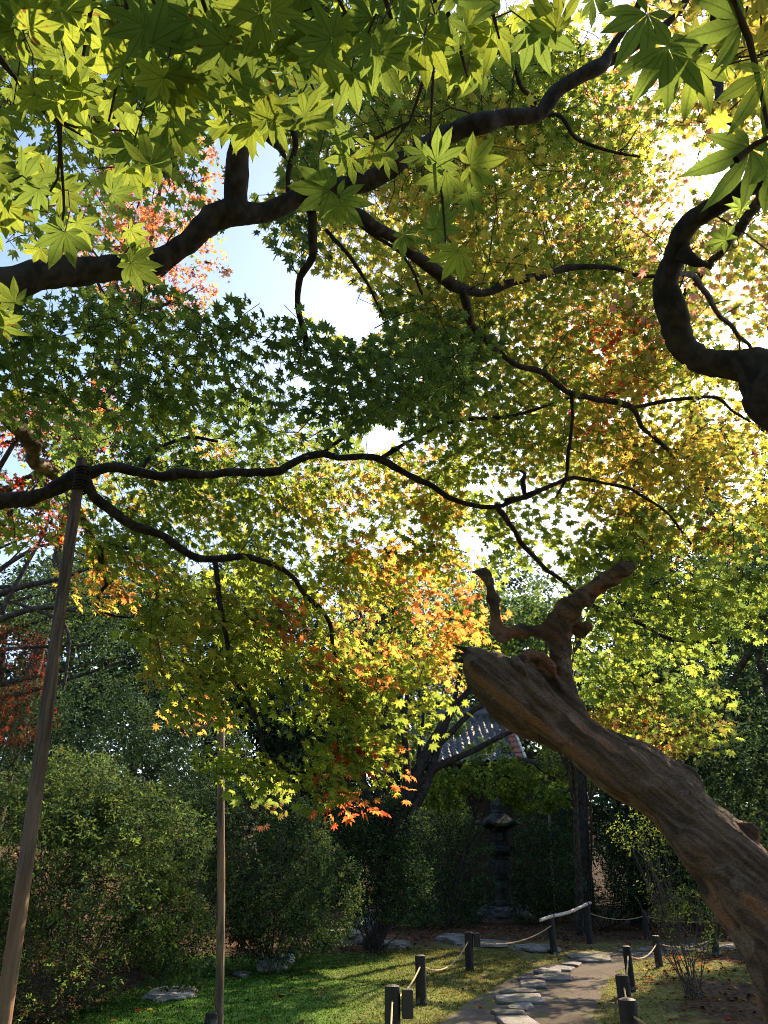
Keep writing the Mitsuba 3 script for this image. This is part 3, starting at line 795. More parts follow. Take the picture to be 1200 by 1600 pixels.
# ---------------------------------------------------------------- old broken trunk (right foreground)
rows = [(735, 1024, 5.02, 12), (748, 1036, 5.0, 24), (768, 1056, 5.0, 36), (795, 1078, 5.0, 43), (830, 1105, 5.0, 43), (862, 1125, 4.98, 36), (885, 1140, 4.97, 33), (913, 1160, 4.96, 31), (950, 1187, 4.94, 35), (993, 1210, 4.92, 44), (1025, 1230, 4.9, 42),
        (1052, 1252, 4.88, 39), (1075, 1280, 4.86, 40), (1120, 1331, 4.83, 45), (1150, 1362, 4.8, 47), (1200, 1428, 4.76, 49), (1246, 1500, 4.72, 54), (1310, 1625, 4.7, 66)]
main = np.array([[*at(x, y, d), r * d / FPX] for x, y, d, r in rows])
last = main[-1]
main = np.vstack([main, [last[0] + .22, last[1] - .02, .12, .36], [last[0] + .28, last[1] - .02, -.25, .46]])
def chain(*rows): return np.array([[*at(x, y, d), r * d / FPX] for x, y, d, r in rows])
fork = chain((908, 1135, 5.0, 20), (898, 1108, 5.02, 17), (888, 1080, 5.04, 15), (878, 1040, 5.06, 14.5), (870, 1000, 5.06, 15), (868, 975, 5.05, 15), (884, 952, 5.03, 13.5), (910, 932, 5.0, 13), (935, 914, 4.98, 12.5), (960, 900, 4.96, 12), (976, 891, 4.94, 11), (989, 883, 4.92, 7))
arm = chain((872, 1008, 5.06, 13), (850, 988, 5.06, 11.5), (815, 984, 5.08, 11), (785, 992, 5.1, 10.5), (776, 982, 5.1, 10), (774, 955, 5.12, 8.5), (772, 935, 5.12, 10.5), (764, 912, 5.12, 9), (757, 898, 5.12, 10), (740, 893, 5.14, 6))
stub = chain((876, 985, 5.08, 8), (893, 962, 5.14, 7), (900, 982, 5.14, 5.5), (907, 988, 5.14, 5), (922, 978, 5.12, 4))
stub2 = chain((924, 962, 5.2, 5), (915, 940, 5.2, 8), (912, 912, 5.18, 8), (922, 903, 5.17, 9), (945, 900, 5.16, 6), (966, 893, 5.15, 3))
rim_r = chain((812, 1036, 4.97, 10), (828, 1023, 4.97, 8), (846, 1025, 4.98, 6), (862, 1043, 4.99, 6), (878, 1070, 4.99, 6), (888, 1096, 4.98, 7))
panel = [chain((830, 1042, 5.04, 13), (846, 1064, 5.05, 15), (864, 1090, 5.04, 13)), chain((842, 1040, 5.02, 9), (858, 1062, 5.04, 10), (874, 1088, 5.03, 9)), chain((826, 1050, 5.03, 10), (836, 1075, 5.04, 12), (858, 1100, 5.03, 14))]
ridge = chain((806, 1036, 4.88, 10), (817, 1050, 4.85, 8), (824, 1072, 4.84, 8), (842, 1094, 4.84, 9), (866, 1108, 4.86, 10), (892, 1116, 4.88, 9), (920, 1138, 4.9, 8), (950, 1165, 4.9, 7))
knob = chain((1140, 1320, 4.82, 18), (1158, 1298, 4.84, 10), (1172, 1303, 4.82, 11), (1166, 1318, 4.78, 8))
strand = chain((1000, 1180, 4.88, 12), (1030, 1196, 4.84, 14), (1062, 1230, 4.82, 12), (1085, 1265, 4.8, 10), (1125, 1300, 4.78, 10), (1180, 1360, 4.74, 10))
strand2 = chain((800, 1115, 4.86, 8), (850, 1140, 4.84, 8), (905, 1175, 4.82, 8), (960, 1215, 4.8, 9), (1000, 1235, 4.78, 9), (1040, 1280, 4.74, 9), (1080, 1340, 4.68, 9))
chains = [main, fork, arm, stub, stub2, rim_r, *panel, ridge, knob, strand, strand2]
lo = np.min([c[:, :3].min(0) for c in chains], axis=0) - .5; hi = np.max([c[:, :3].max(0) for c in chains], axis=0) + .5
lo[2] = max(lo[2], -.2); hs = .0155
dims = np.ceil((hi - lo) / hs).astype(int)
D = np.full(dims, 9.0, np.float32)
AX = [lo[a] + hs * np.arange(dims[a]) for a in range(3)]
def carve(a, b, k=.05):
    r0, r1 = a[3], b[3]; pad = max(r0, r1) + .16
    l = np.maximum(((np.minimum(a, b)[:3] - pad - lo) / hs).astype(int), 0); h = np.minimum(((np.maximum(a, b)[:3] + pad - lo) / hs).astype(int) + 2, dims)
    if (h <= l).any(): return
    g = np.stack(np.meshgrid(*[AX[q][l[q]:h[q]] for q in range(3)], indexing='ij'), -1)
    ab = b[:3] - a[:3]
    t = np.clip(((g - a[:3]) @ ab) / max(ab @ ab, 1e-9), 0, 1)
    d = (np.linalg.norm(g - a[:3] - t[..., None] * ab, axis=-1) - (r0 + (r1 - r0) * t)).astype(np.float32)
    s = (slice(l[0], h[0]), slice(l[1], h[1]), slice(l[2], h[2])); o = D[s]
    hh = np.clip(.5 + .5 * (o - d) / k, 0, 1)
    D[s] = np.where(o > 8, d, o * (1 - hh) + d * hh - k * hh * (1 - hh))
for c in chains:
    s = spline(c, .08)
    for a, b in zip(s[:-1], s[1:]): carve(a, b, .04 if c is main else .03 if c is fork or c is arm or c is strand or c is strand2 else .014)
for x, y, d, r in [(1092, 1322, 4.70, 20), (1010, 1222, 4.78, 16), (930, 1165, 4.85, 14), (1178, 1404, 4.64, 17), (850, 1120, 4.86, 13), (1066, 1226, 4.82, 18)]:
    q = np.r_[at(x, y, d), r * d / FPX]; carve(q, q + np.r_[.02, .03, .02, 0], .06)
G = np.argwhere(np.abs(D) < .16)
Pg = lo + G * hs
I = tuple(G.T)
hollow0, hollow1 = main[0, :3] + (main[0, :3] - main[1, :3]) * 1.5, main[2, :3]
hx = hollow1 - hollow0; ht = np.clip((Pg - hollow0) @ hx / (hx @ hx), 0, 1)
D[I] = np.maximum(D[I], -(np.linalg.norm(Pg - hollow0 - ht[:, None] * hx, axis=1) - (.045 - .03 * ht))).astype(np.float32)
axm = unit(main[14, :3] - main[4, :3])
al = Pg @ axm
Q = Pg - al[:, None] * axm
Qs = Q + (al * .22)[:, None]
fur = meshkit.fbm(np.c_[Q * 17, ][:, :3] + (al * 1.6)[:, None], 3, 3) - .5
lump = meshkit.fbm(Pg * 4.2, 3, 8) - .5
up_k = np.clip((Pg - lo)[:, 2] / 3, 0, 1)
msr = spline(main, .03); ms = msr[:, :3]
_, near = cKDTree(ms).query(Pg)
off = Pg - ms[near]
e1 = unit(np.cross(axm, [0, 1.0, 0])); e2 = np.cross(axm, e1)
phi = np.arctan2(off @ e2, off @ e1)
tw_ = phi * 5 + near * .10 + 2.5 * (meshkit.fbm(Pg * 2.3, 2, 4) - .5)
on_ = np.linalg.norm(off, axis=1)
flute = np.where((on_ > .09) & (on_ < msr[near, 3] * 1.3 + .02), np.sin(tw_) * .008 + np.sin(phi * 3 - near * .06) * .006, 0)
D[I] += flute.astype(np.float32)
D[I] += (fur * .046 + (meshkit.fbm(np.c_[Q * 34][:, :3] + (al * 3.1)[:, None], 2, 6) - .5) * .016 + lump * .062).astype(np.float32)
V, F = surface_net(D, lo, hs)
tm = trimesh.Trimesh(V, F, process=False)
tm = max(tm.split(only_watertight=False), key=lambda m: len(m.faces))
tm = (relax(np.array(tm.vertices), np.array(tm.faces), 3), np.array(tm.faces))
old = thing('old_tree', 'huge broken leaning trunk with a rotted hollow and two bare crooked arms', 'tree')
def old_bump(p, n, uv):
    s = p.x * float(axm[0]) + p.y * float(axm[1]) + p.z * float(axm[2])
    return fbm((p.x - s * float(axm[0])) * 42 + s * 4, (p.y - s * float(axm[1])) * 42, (p.z - s * float(axm[2])) * 42 + s * 2, 4) * .7 + .3 * fbm(p.x * 75, p.y * 75, p.z * 75, 3)
def old_color(p, n, uv):
    s = p.x * float(axm[0]) + p.y * float(axm[1]) + p.z * float(axm[2])
    q = [p.x - s * float(axm[0]) * .92, p.y - s * float(axm[1]) * .92, p.z - s * float(axm[2]) * .92]
    c = mix((0.055, 0.037, 0.026), (0.130, 0.090, 0.064), smoothstep(.32, .7, fbm(q[0] * 30, q[1] * 30, q[2] * 30, 4)))
    c = mix(c, (0.20, 0.105, 0.06), smoothstep(.56, .66, fbm(q[0] * 11 + 7, q[1] * 11, q[2] * 11, 3)) * .7)
    c = mix(c, (0.16, 0.135, 0.115), smoothstep(.6, .7, fbm(p.x * 8 + 3, p.y * 8, p.z * 8, 4)) * .5)
    c = c * (.6 + .8 * noise(p.x * 130, p.y * 130, p.z * 130))
    return mix(c, (0.03, 0.022, 0.018), smoothstep(.56, .7, fbm(q[0] * 6 + 1, q[1] * 6, q[2] * 6 + 4, 3)) * .6)
scene['mat_old_trunk'] = bumped(solid(proc(old_color), .9, .2), old_bump, .055, 3e-3)
part(old, 'trunk', tm, 'mat_old_trunk', smooth=True)
jag = at(738, 1024, 5.0)
for i in range(5):
    o = np.array([RNG.normal(0, .02), RNG.normal(0, .03), RNG.normal(0, .02)])
    part(old, 'splinter', tube(np.array([jag + o + [.08, 0, -.05], jag + o, jag + o * 1.6 + [-.05 - .02 * i % 3, 0, .03]]), [.03, .024, .004], 6, .2, i), 'mat_bark_dark', smooth=40)

# ---------------------------------------------------------------- maple A: the big dark limbs overhead
A = Maple(thing('maple_tree', 'green maple whose thick dark limb enters at the upper left and forks overhead', 'tree'), 1)
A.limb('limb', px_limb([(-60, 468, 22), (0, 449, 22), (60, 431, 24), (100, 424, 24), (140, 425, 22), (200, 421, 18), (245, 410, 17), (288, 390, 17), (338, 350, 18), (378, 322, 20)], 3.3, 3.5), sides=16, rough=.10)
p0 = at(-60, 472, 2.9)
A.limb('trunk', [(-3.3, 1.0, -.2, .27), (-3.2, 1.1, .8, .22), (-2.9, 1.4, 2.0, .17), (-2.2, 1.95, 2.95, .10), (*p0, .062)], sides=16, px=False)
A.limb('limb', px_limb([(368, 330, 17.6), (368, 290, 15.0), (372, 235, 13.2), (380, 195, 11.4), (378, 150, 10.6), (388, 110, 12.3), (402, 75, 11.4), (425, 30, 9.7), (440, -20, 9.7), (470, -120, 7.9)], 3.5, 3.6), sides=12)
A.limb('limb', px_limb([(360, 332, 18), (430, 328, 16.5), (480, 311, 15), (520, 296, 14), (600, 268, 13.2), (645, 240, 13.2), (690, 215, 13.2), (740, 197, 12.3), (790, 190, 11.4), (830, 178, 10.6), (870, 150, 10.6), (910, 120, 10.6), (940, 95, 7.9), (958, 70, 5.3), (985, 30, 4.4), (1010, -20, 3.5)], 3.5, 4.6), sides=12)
A.limb('branch', px_limb([(915, 115, 7.9), (945, 97, 7.0), (985, 76, 6.2), (1030, 45, 5.3), (1065, 8, 4.4), (1090, -30, 3.5)], 4.42, 4.8))
A.limb('branch', px_limb([(480, 305, 11.4), (530, 325, 9.7), (590, 355, 9.7), (625, 385, 9.7), (665, 415, 9.7), (700, 440, 8.8), (726, 456, 7.9), (760, 458, 6.2), (800, 440, 5.3), (850, 428, 5.3), (900, 418, 4.4), (950, 418, 3.5), (990, 430, 3.1), (1040, 430, 2.2), (1090, 424, 1.8)], 3.6, 5.2))
A.limb('branch', px_limb([(724, 455, 7.0), (728, 490, 6.2), (740, 515, 5.3), (775, 545, 4.8), (810, 573, 4.4), (850, 585, 4.4), (890, 612, 4.4), (930, 625, 4.4), (985, 637, 4.0), (1012, 672, 3.5), (1055, 715, 2.6)], 4.1, 5.6))
A.limb('branch', px_limb([(985, 637, 2.8), (1050, 625, 2.6), (1115, 620, 2.6), (1150, 645, 1.9), (1200, 678, 1.8)], 5.3, 5.7))
A.limb('branch', px_limb([(893, 613, 3.0), (893, 660, 2.8), (890, 700, 2.6), (885, 745, 2.6), (868, 778, 1.8)], 5.0, 5.2))
A.limb('branch', px_limb([(487, 330, 7.0), (488, 370, 6.6), (490, 402, 5.7), (473, 435, 5.7), (468, 480, 4.4), (474, 525, 4.4), (480, 548, 2.6)], 3.65, 3.8))
A.limb('branch', px_limb([(448, 190, 2.6), (457, 200, 4.4), (464, 230, 4.0), (452, 268, 3.5), (450, 305, 3.5)], 3.75, 3.65))
A.limb('branch', px_limb([(385, 200, 5.3), (410, 210, 6.2), (430, 225, 5.3), (445, 245, 3.5)], 3.65, 4.1))
A.limb('branch', px_limb([(60, 120, 6), (120, 160, 8), (160, 178, 9), (200, 195, 7), (235, 212, 6), (262, 240, 4), (300, 300, 3)], 4.4, 5.0), mat='mat_bark_old')
A.limb('branch', px_limb([(545, 335, 3), (585, 370, 2.6), (630, 400, 2.4), (660, 460, 2)], 3.7, 4.1))
A.limb('branch', px_limb([(805, 110, 2.5), (815, 135, 3), (835, 160, 3.5), (800, 200, 3), (870, 180, 3), (900, 215, 2.5), (950, 235, 2), (1000, 245, 1.5)], 4.4, 5.0))
A.limb('branch', px_limb([(510, 360, 3), (545, 400, 3), (570, 440, 2.4), (598, 490, 2)], 3.75, 4.1))
f = A.fill
f(160, 560, 300, 110, 3.6, 4.8, 1.7, 'GgggGy', .08)
f(90, 490, 150, 40, 3.8, 4.6, 1.6, 'GGgg', .08)
f(470, 585, 270, 95, 3.6, 4.8, 1.6, 'GGGgg', .08)
f(620, 560, 150, 85, 4.2, 5.2, 1.2, 'GGgg', .08)
f(350, 690, 260, 70, 5.5, 6.8, 2.0, 'GGggg', .088)
f(130, 170, 240, 220, 3.7, 4.8, 1.3, 'ggyy', .08)
f(400, 60, 260, 120, 3.8, 5.0, 1.1, 'ggyy', .08)
f(470, 230, 140, 100, 3.6, 5.2, 1.0, 'Gggy', .075)
f(415, 375, 70, 45, 3.9, 4.4, .8, 'GG', .075)
f(640, 300, 220, 200, 4.2, 5.8, 1.5, 'ggyyyY', .075)
f(700, 130, 230, 140, 4.9, 6.2, 1.1, 'ggyy', .078)
f(850, 270, 220, 220, 5.0, 6.6, 1.0, 'yyygggg', .075)
f(860, 520, 210, 150, 5.3, 6.6, 1.1, 'YyygYgg', .075)
f(720, 600, 170, 120, 4.8, 5.9, 1.5, 'ggyyg', .08)
f(940, 560, 90, 110, 5.6, 6.4, .45, 'oor', .07)
f(640, 290, 30, 40, 4.2, 4.6, .5, 'YY', .07)
f(1360, -120, 300, 300, 2.2, 4.6, 1.0, 'ggyyY', .09)  # crown leaves outside the frame, added to shade the large near leaves
f(700, -330, 800, 260, 2.4, 4.6, .8, 'ggyyG', .09)
over = rngO = np.random.default_rng(51)
for _ in range(1):
    P = np.c_[rngO.uniform(-4, 4, 900), rngO.uniform(-5, 1.0, 900), rngO.uniform(3.6, 5.6, 900)]
    P = P[~in_shaft(P, .1)]
    A.grow(P[:700], 'GggyG', .12, .5, 8, twig=False)  # unseen leaves added overhead and behind the viewpoint to cut frontal light
# low boughs within reach of the camera: each leaf is a piece of its own
rngA = np.random.default_rng(5)
SPR = [  # (x, y, distance, number of leaves, spread px, tilt x)
    (40, 60, 1.15, 11, 95), (20, 170, 1.2, 9, 80), (110, 120, 1.25, 10, 90), (40, 260, 1.3, 7, 65), (150, 190, 1.2, 8, 75), (20, 350, 1.35, 5, 60), (110, 330, 1.2, 5, 45), (190, 60, 1.05, 9, 95), (235, 150, 1.1, 7, 75), (195, 395, 1.25, 4, 35),
    (280, 40, 1.0, 9, 95), (300, 120, 1.05, 6, 65), (390, 30, 1.0, 7, 85), (225, 230, 1.15, 5, 45), (360, 180, 1.1, 5, 60), (470, 150, 1.1, 5, 55), (430, 90, 1.05, 5, 60), (520, 30, .95, 7, 85), (560, 90, 1.0, 6, 80), (600, 30, .95, 7, 85),
    (680, 25, 1.0, 5, 60), (640, 95, 1.05, 3, 45), (728, 120, 1.1, 4, 38), (560, 225, 1.15, 4, 40), (530, 310, 1.05, 3, 40), (690, 270, 1.15, 4, 45), (720, 320, 1.2, 3, 40), (685, 385, 1.25, 4, 40),
    (770, 30, 1.0, 4, 50), (870, 15, 1.0, 3, 40), (400, 175, 1.15, 3, 40), (0, 290, 1.2, 5, 50), (90, 20, 1.1, 9, 90), (5, 480, 1.3, 4, 30), (470, 20, 1.0, 6, 80), (340, 80, 1.05, 6, 80)]
hang = []
for x, y, d, n, sp in SPR:
    c = at(x, y, d)
    hang.append((x, y, d))
    for _ in range(n):
        q = at(x + rngA.normal(0, sp * .55), y + rngA.normal(0, sp * .5), d * rngA.uniform(.88, 1.15))
        xd = unit(np.array([rngA.normal(0, .5), rngA.normal(-.25, .35), -.75 + rngA.normal(0, .25)]))
        nn = unit(-ray(x, y) * .75 * (1 if True else 0) * np.array([.4, 1, .4]) + np.array([0, -.2, -.75]) + rngA.normal(0, .33, 3))
        near_leaf(A.key, q, xd, nn, .078 * rngA.uniform(.7, 1.2), rngA)
        if rngA.random() < .5: A.twigs.append((q, c))
BIG = [(1043, 72, .72), (1012, 22, .75), (1085, 100, .75), (1158, 35, .67), (1196, 112, .66), (1172, 232, .7), (1204, 262, .7)]
for x, y, d in BIG:
    xd = unit(np.array([rngA.normal(0, .6), -.2, -.8])); nn = unit(np.array([0, -.75, -.6]) + rngA.normal(0, .22, 3))
    near_leaf(A.key, at(x, y, d), xd, nn, .082 * rngA.uniform(.9, 1.1), rngA)
tw = []
for x0, y0, x1, y1, x2, y2, d in [(-20, 60, 80, 185, 200, 205, 1.2), (0, 95, 90, 190, 220, 250, 1.25), (150, -20, 130, 90, 140, 190, 1.2), (95, 175, 90, 280, 60, 330, 1.25), (200, -20, 190, 90, 170, 190, 1.1), (310, -20, 330, 40, 390, 120, 1.05), (330, 20, 325, 100, 310, 160, 1.1),
                                  (230, -20, 270, 60, 300, 90, 1.05), (680, -20, 678, 80, 672, 220, 1.08), (672, 220, 690, 300, 697, 390, 1.15), (680, 60, 640, 190, 600, 240, 1.1), (520, -20, 540, 20, 520, 40, .97), (1120, -20, 1110, 60, 1095, 80, .72), (1130, -30, 1170, 60, 1200, 200, .66), (1150, 250, 1180, 225, 1230, 200, .66),
                                  (90, 180, 100, 330, 85, 400, 1.25), (440, -10, 460, 70, 490, 140, 1.08), (600, -10, 620, 60, 600, 110, 1.0), (760, -20, 770, 20, 780, 60, 1.0), (700, 20, 720, 80, 730, 120, 1.08), (560, 220, 590, 215, 640, 190, 1.12)]:
    q = spline([at(x0, y0, d), at(x1, y1, d * 1.02), at(x2, y2, d)], .03)
    tw.append(tube(q, np.linspace(.0030, .0013, len(q)), 5, cap=False))
for q, c in A.twigs:
    tw.append(tube(spline([c, .5 * (c + q) + [0, 0, .02], q], .04), .0009, 4, cap=False))
part(A.key, 'low_twigs', join(tw), 'mat_twig', smooth=True, kind='stuff')
A.finish(parts=60)

# ---------------------------------------------------------------- maple B: propped limb from the left
B = Maple(thing('maple_tree', 'maple with a low propped limb and sunlit yellow-green sprays hanging over the lawn', 'tree'), 2, False)
B.limb('limb', px_limb([(-70, 640, 15), (0, 645, 14), (30, 672, 12), (50, 700, 11), (62, 727, 10.5), (85, 745, 9.5), (105, 757, 8.5), (118, 778, 7), (128, 810, 7), (142, 842, 8), (152, 872, 9), (175, 910, 8.5), (205, 945, 7.5), (236, 972, 5), (248, 1010, 4), (256, 1050, 4), (280, 1088, 3), (310, 1136, 2.6), (345, 1112, 2)], 5.2, 8.2), mat='mat_bark_old')
B.limb('limb', px_limb([(-70, 792, 12.6), (0, 784, 11.8), (40, 775, 10.9), (75, 768, 10.5), (105, 757, 12.6), (128, 742, 12.6), (150, 736, 8.4), (185, 730, 7.6), (220, 738, 7.1), (260, 743, 7.1), (320, 740, 6.7), (370, 735, 6.7), (420, 735, 6.7), (460, 722, 6.3), (500, 710, 5.9), (545, 715, 5.9), (595, 722, 5.5), (640, 742, 5.0), (690, 768, 4.6), (735, 787, 4.2), (775, 790, 3.8), (800, 782, 3.4), (835, 768, 2.5)], 5.45, 5.3), sides=12)
e = at(-70, 792, 5.4); e2 = at(-70, 640, 5.2)
B.limb('trunk', [(-5.0, 5.2, .6, .26), (-4.9, 5.1, 1.6, .22), (-4.5, 4.95, 2.6, .17), (-3.9, 4.85, 3.3, .11), (*e, .068)], px=False, sides=14)
B.limb('limb', [(-4.5, 4.95, 2.6, .12), (-4.1, 4.7, 3.6, .09), (*e2, .062)], px=False)
B.limb('branch', px_limb([(128, 745, 10), (145, 768, 7.5), (172, 792, 7), (205, 815, 6.5), (250, 836, 6), (290, 865, 5.5), (335, 875, 5), (390, 872, 5), (440, 886, 4.5), (475, 925, 4), (510, 968, 3.6), (521, 1010, 3), (531, 1058, 2.6), (545, 1110, 2)], 5.3, 5.5))
B.limb('branch', px_limb([(337, 878, 4.2), (344, 930, 4), (350, 980, 3.6), (360, 1040, 3.5), (385, 1090, 3.2), (402, 1130, 3), (415, 1180, 2.8), (438, 1214, 2), (475, 1228, 1.5)], 5.35, 5.1))
B.limb('branch', px_limb([(775, 790, 4.2), (800, 828, 4), (832, 868, 4), (890, 920, 4), (925, 945, 4), (985, 970, 3.5), (1050, 998, 2.6), (1120, 1005, 2)], 5.3, 6.4))
B.limb('branch', px_limb([(820, 775, 3), (816, 750, 5), (820, 740, 3), (812, 735, 2)], 5.3, 5.4))
B.limb('branch', px_limb([(790, 782, 4), (830, 770, 3.6), (880, 748, 3), (920, 750, 2.6), (985, 765, 2.4), (1040, 800, 2), (1080, 850, 2)], 5.3, 6.0))
B.limb('branch', px_limb([(503, 708, 3.4), (540, 680, 3.2), (580, 650, 3), (600, 625, 2), (620, 580, 1.6)], 5.2, 4.9))
B.limb('branch', px_limb([(595, 716, 3.4), (640, 690, 3), (690, 664, 3), (740, 655, 2.8), (800, 650, 2.4), (890, 622, 2)], 5.2, 5.2))
B.limb('branch', px_limb([(220, 735, 3), (250, 700, 3), (300, 683, 2.6), (340, 690, 2)], 5.4, 5.6))
B.limb('branch', px_limb([(158, 880, 4), (160, 850, 3.6), (180, 855, 4), (205, 856, 3.5)], 6.2, 6.0))
B.limb('branch', px_limb([(175, 905, 3.4), (155, 930, 3), (153, 950, 2.4), (175, 962, 2), (205, 965, 1.6)], 6.5, 6.4))
B.limb('branch', px_limb([(0, 478 + 130, 3), (40, 620, 3), (65, 634, 2.6), (100, 625, 2.4), (130, 590, 2)], 5.2, 5.0))
f = B.fill
S2 = (.35, .45, .7)          # leaves of the hanging sprays turn towards the light
f(230, 800, 240, 90, 5.6, 6.6, 1.08, 'ggggy', .092, tilt=S2, droop=.6)
f(420, 850, 260, 95, 5.6, 6.8, 1.15, 'ggyyg', .092, tilt=S2, droop=.7)
f(420, 970, 220, 100, 5.2, 6.2, 1.89, 'yyyygg', .092, tilt=S2, droop=.8)
f(330, 1010, 110, 90, 4.8, 5.6, 1.41, 'yyYgg', .092, tilt=S2, droop=.8)
f(430, 1120, 170, 90, 4.7, 5.5, 1.89, 'yyyggg', .092, tilt=S2, droop=.8)
f(560, 1130, 90, 80, 4.8, 5.6, 1.51, 'yyygg', .092, tilt=S2, droop=.8)
f(450, 1200, 130, 50, 4.7, 5.3, 1.32, 'yyggg', .092, tilt=S2, droop=.8)
f(555, 1205, 75, 55, 4.9, 5.5, 1.08, 'obrob', .092, tilt=S2, droop=.8)
f(470, 985, 45, 38, 4.9, 5.2, 0.90, 'obor', .085, tilt=S2, droop=.7)
f(545, 1065, 60, 32, 4.95, 5.3, 1.10, 'obro', .085, tilt=S2, droop=.7)
f(440, 965, 40, 30, 5.3, 5.7, 0.68, 'oor', .085, tilt=S2, droop=.7)
f(640, 1060, 70, 80, 5.2, 6.2, 1.41, 'yyyg', .092, tilt=S2, droop=.8)
f(640, 950, 140, 110, 5.6, 7.0, 1.01, 'ygYogyo', .092, tilt=S2, droop=.7)
f(600, 800, 140, 90, 5.6, 7.0, 1.08, 'YYyoyg', .092, tilt=S2, droop=.6)
f(730, 830, 110, 100, 5.6, 6.8, 1.01, 'yyggy', .092, tilt=S2, droop=.6)
f(700, 940, 60, 55, 6.0, 6.8, 0.81, 'ooYor', .09, tilt=S2, droop=.6)
f(780, 720, 200, 110, 5.5, 6.8, 1.01, 'yyygg', .088, droop=.4)
f(980, 730, 160, 90, 5.6, 7.0, 0.81, 'YyyYg', .088, droop=.4)
f(190, 920, 80, 45, 6.2, 7.2, 1.01, 'YoYyo', .09, tilt=S2, droop=.6)
f(150, 830, 60, 60, 5.8, 6.8, 0.61, 'gy', .09, tilt=S2, droop=.6)
f(300, 1120, 50, 30, 6.8, 7.6, 0.68, 'oYY', .09, tilt=S2, droop=.6)
f(390, 1240, 60, 30, 6.4, 7.2, 0.61, 'gyb', .09, tilt=S2, droop=.6)
f(430, 745, 290, 75, 6.6, 8.2, 1.4, 'Gggyo', .09, tilt=S2, droop=.5)
f(300, 880, 120, 60, 6.4, 7.6, .8, 'ggy', .09, tilt=S2, droop=.5)
B.finish(parts=300)

# ---------------------------------------------------------------- maple C: thick bent limb from the right edge, tall light crown
Cm = Maple(thing('maple_tree', 'maple whose thick bare limb bends in from the right edge, light orange and yellow crown', 'tree'), 3)
Cm.limb('limb', px_limb([(1290, 640, 58), (1225, 600, 52), (1185, 588, 36), (1150, 580, 23), (1105, 566, 20), (1068, 533, 20), (1050, 490, 19), (1040, 445, 17), (1058, 402, 16), (1078, 365, 14), (1100, 340, 13), (1150, 308, 13), (1215, 272, 12), (1300, 220, 10)], 3.1, 3.3), sides=18, rough=.07, step=.02)
q = at(1290, 640, 3.1)
Cm.limb('trunk', [(q[0] + .75, q[1] + .1, -.2, .28), (q[0] + .7, q[1] + .1, .8, .24), (q[0] + .45, q[1] + .05, 1.9, .2), (*q, .15)], px=False, sides=16)
Cm.limb('stub', px_limb([(1066, 396, 13), (1078, 402, 9), (1090, 410, 6), (1106, 414, 2)], 3.15, 3.1), mat='mat_bark_dark')
Cm.limb('branch', px_limb([(1056, 428, 4), (1080, 432, 4), (1100, 455, 3.6), (1120, 490, 3.4), (1150, 520, 3), (1178, 550, 2)], 3.2, 4.4))
Cm.limb('branch', px_limb([(1120, 325, 5), (1150, 250, 5), (1130, 150, 5), (1080, 90, 4), (1000, 40, 3)], 3.3, 6.0))
Cm.limb('branch', px_limb([(1215, 272, 9), (1180, 330, 7), (1120, 400, 5), (1060, 470, 4), (990, 520, 3)], 3.4, 7.0))
f = Cm.fill
f(1370, 330, 120, 200, 1.9, 4.2, 2.40, 'ggyyg', .08)  # leaves out of view at the right, added to keep sun off the near boughs
f(1090, 160, 150, 190, 5.0, 8.5, 0.96, 'gyygYgop', .075)
f(1100, 420, 150, 170, 4.6, 8.5, 1.32, 'ygggYp', .075)
f(960, 420, 150, 200, 6.2, 9.0, 1.08, 'gygYggop', .075)
f(800, 300, 220, 280, 6.8, 9.0, 1.08, 'ygYgygpg', .075)
f(640, 420, 160, 160, 6.5, 9.0, 1.08, 'yYgy', .075)
f(1060, 640, 160, 90, 5.2, 8.5, 1.32, 'ggYyg', .08)
f(1080, 770, 170, 110, 5.6, 8.0, 1.92, 'yYgyb', .085, droop=.4)
f(1060, 900, 180, 110, 5.2, 7.0, 2.04, 'gGgy', .09, tilt=S2, droop=.6)
f(1000, 1030, 130, 80, 5.8, 7.2, 1.56, 'gGgy', .09, tilt=S2, droop=.7)
f(1060, 1120, 100, 60, 6.2, 7.4, 1.20, 'gGyb', .09, tilt=S2, droop=.7)
f(880, 850, 70, 50, 5.6, 6.6, 1.20, 'yyg', .09, tilt=S2, droop=.6)
f(830, 660, 140, 130, 6.5, 8.5, 1.20, 'yYyog', .08)
Cm.finish(parts=300)

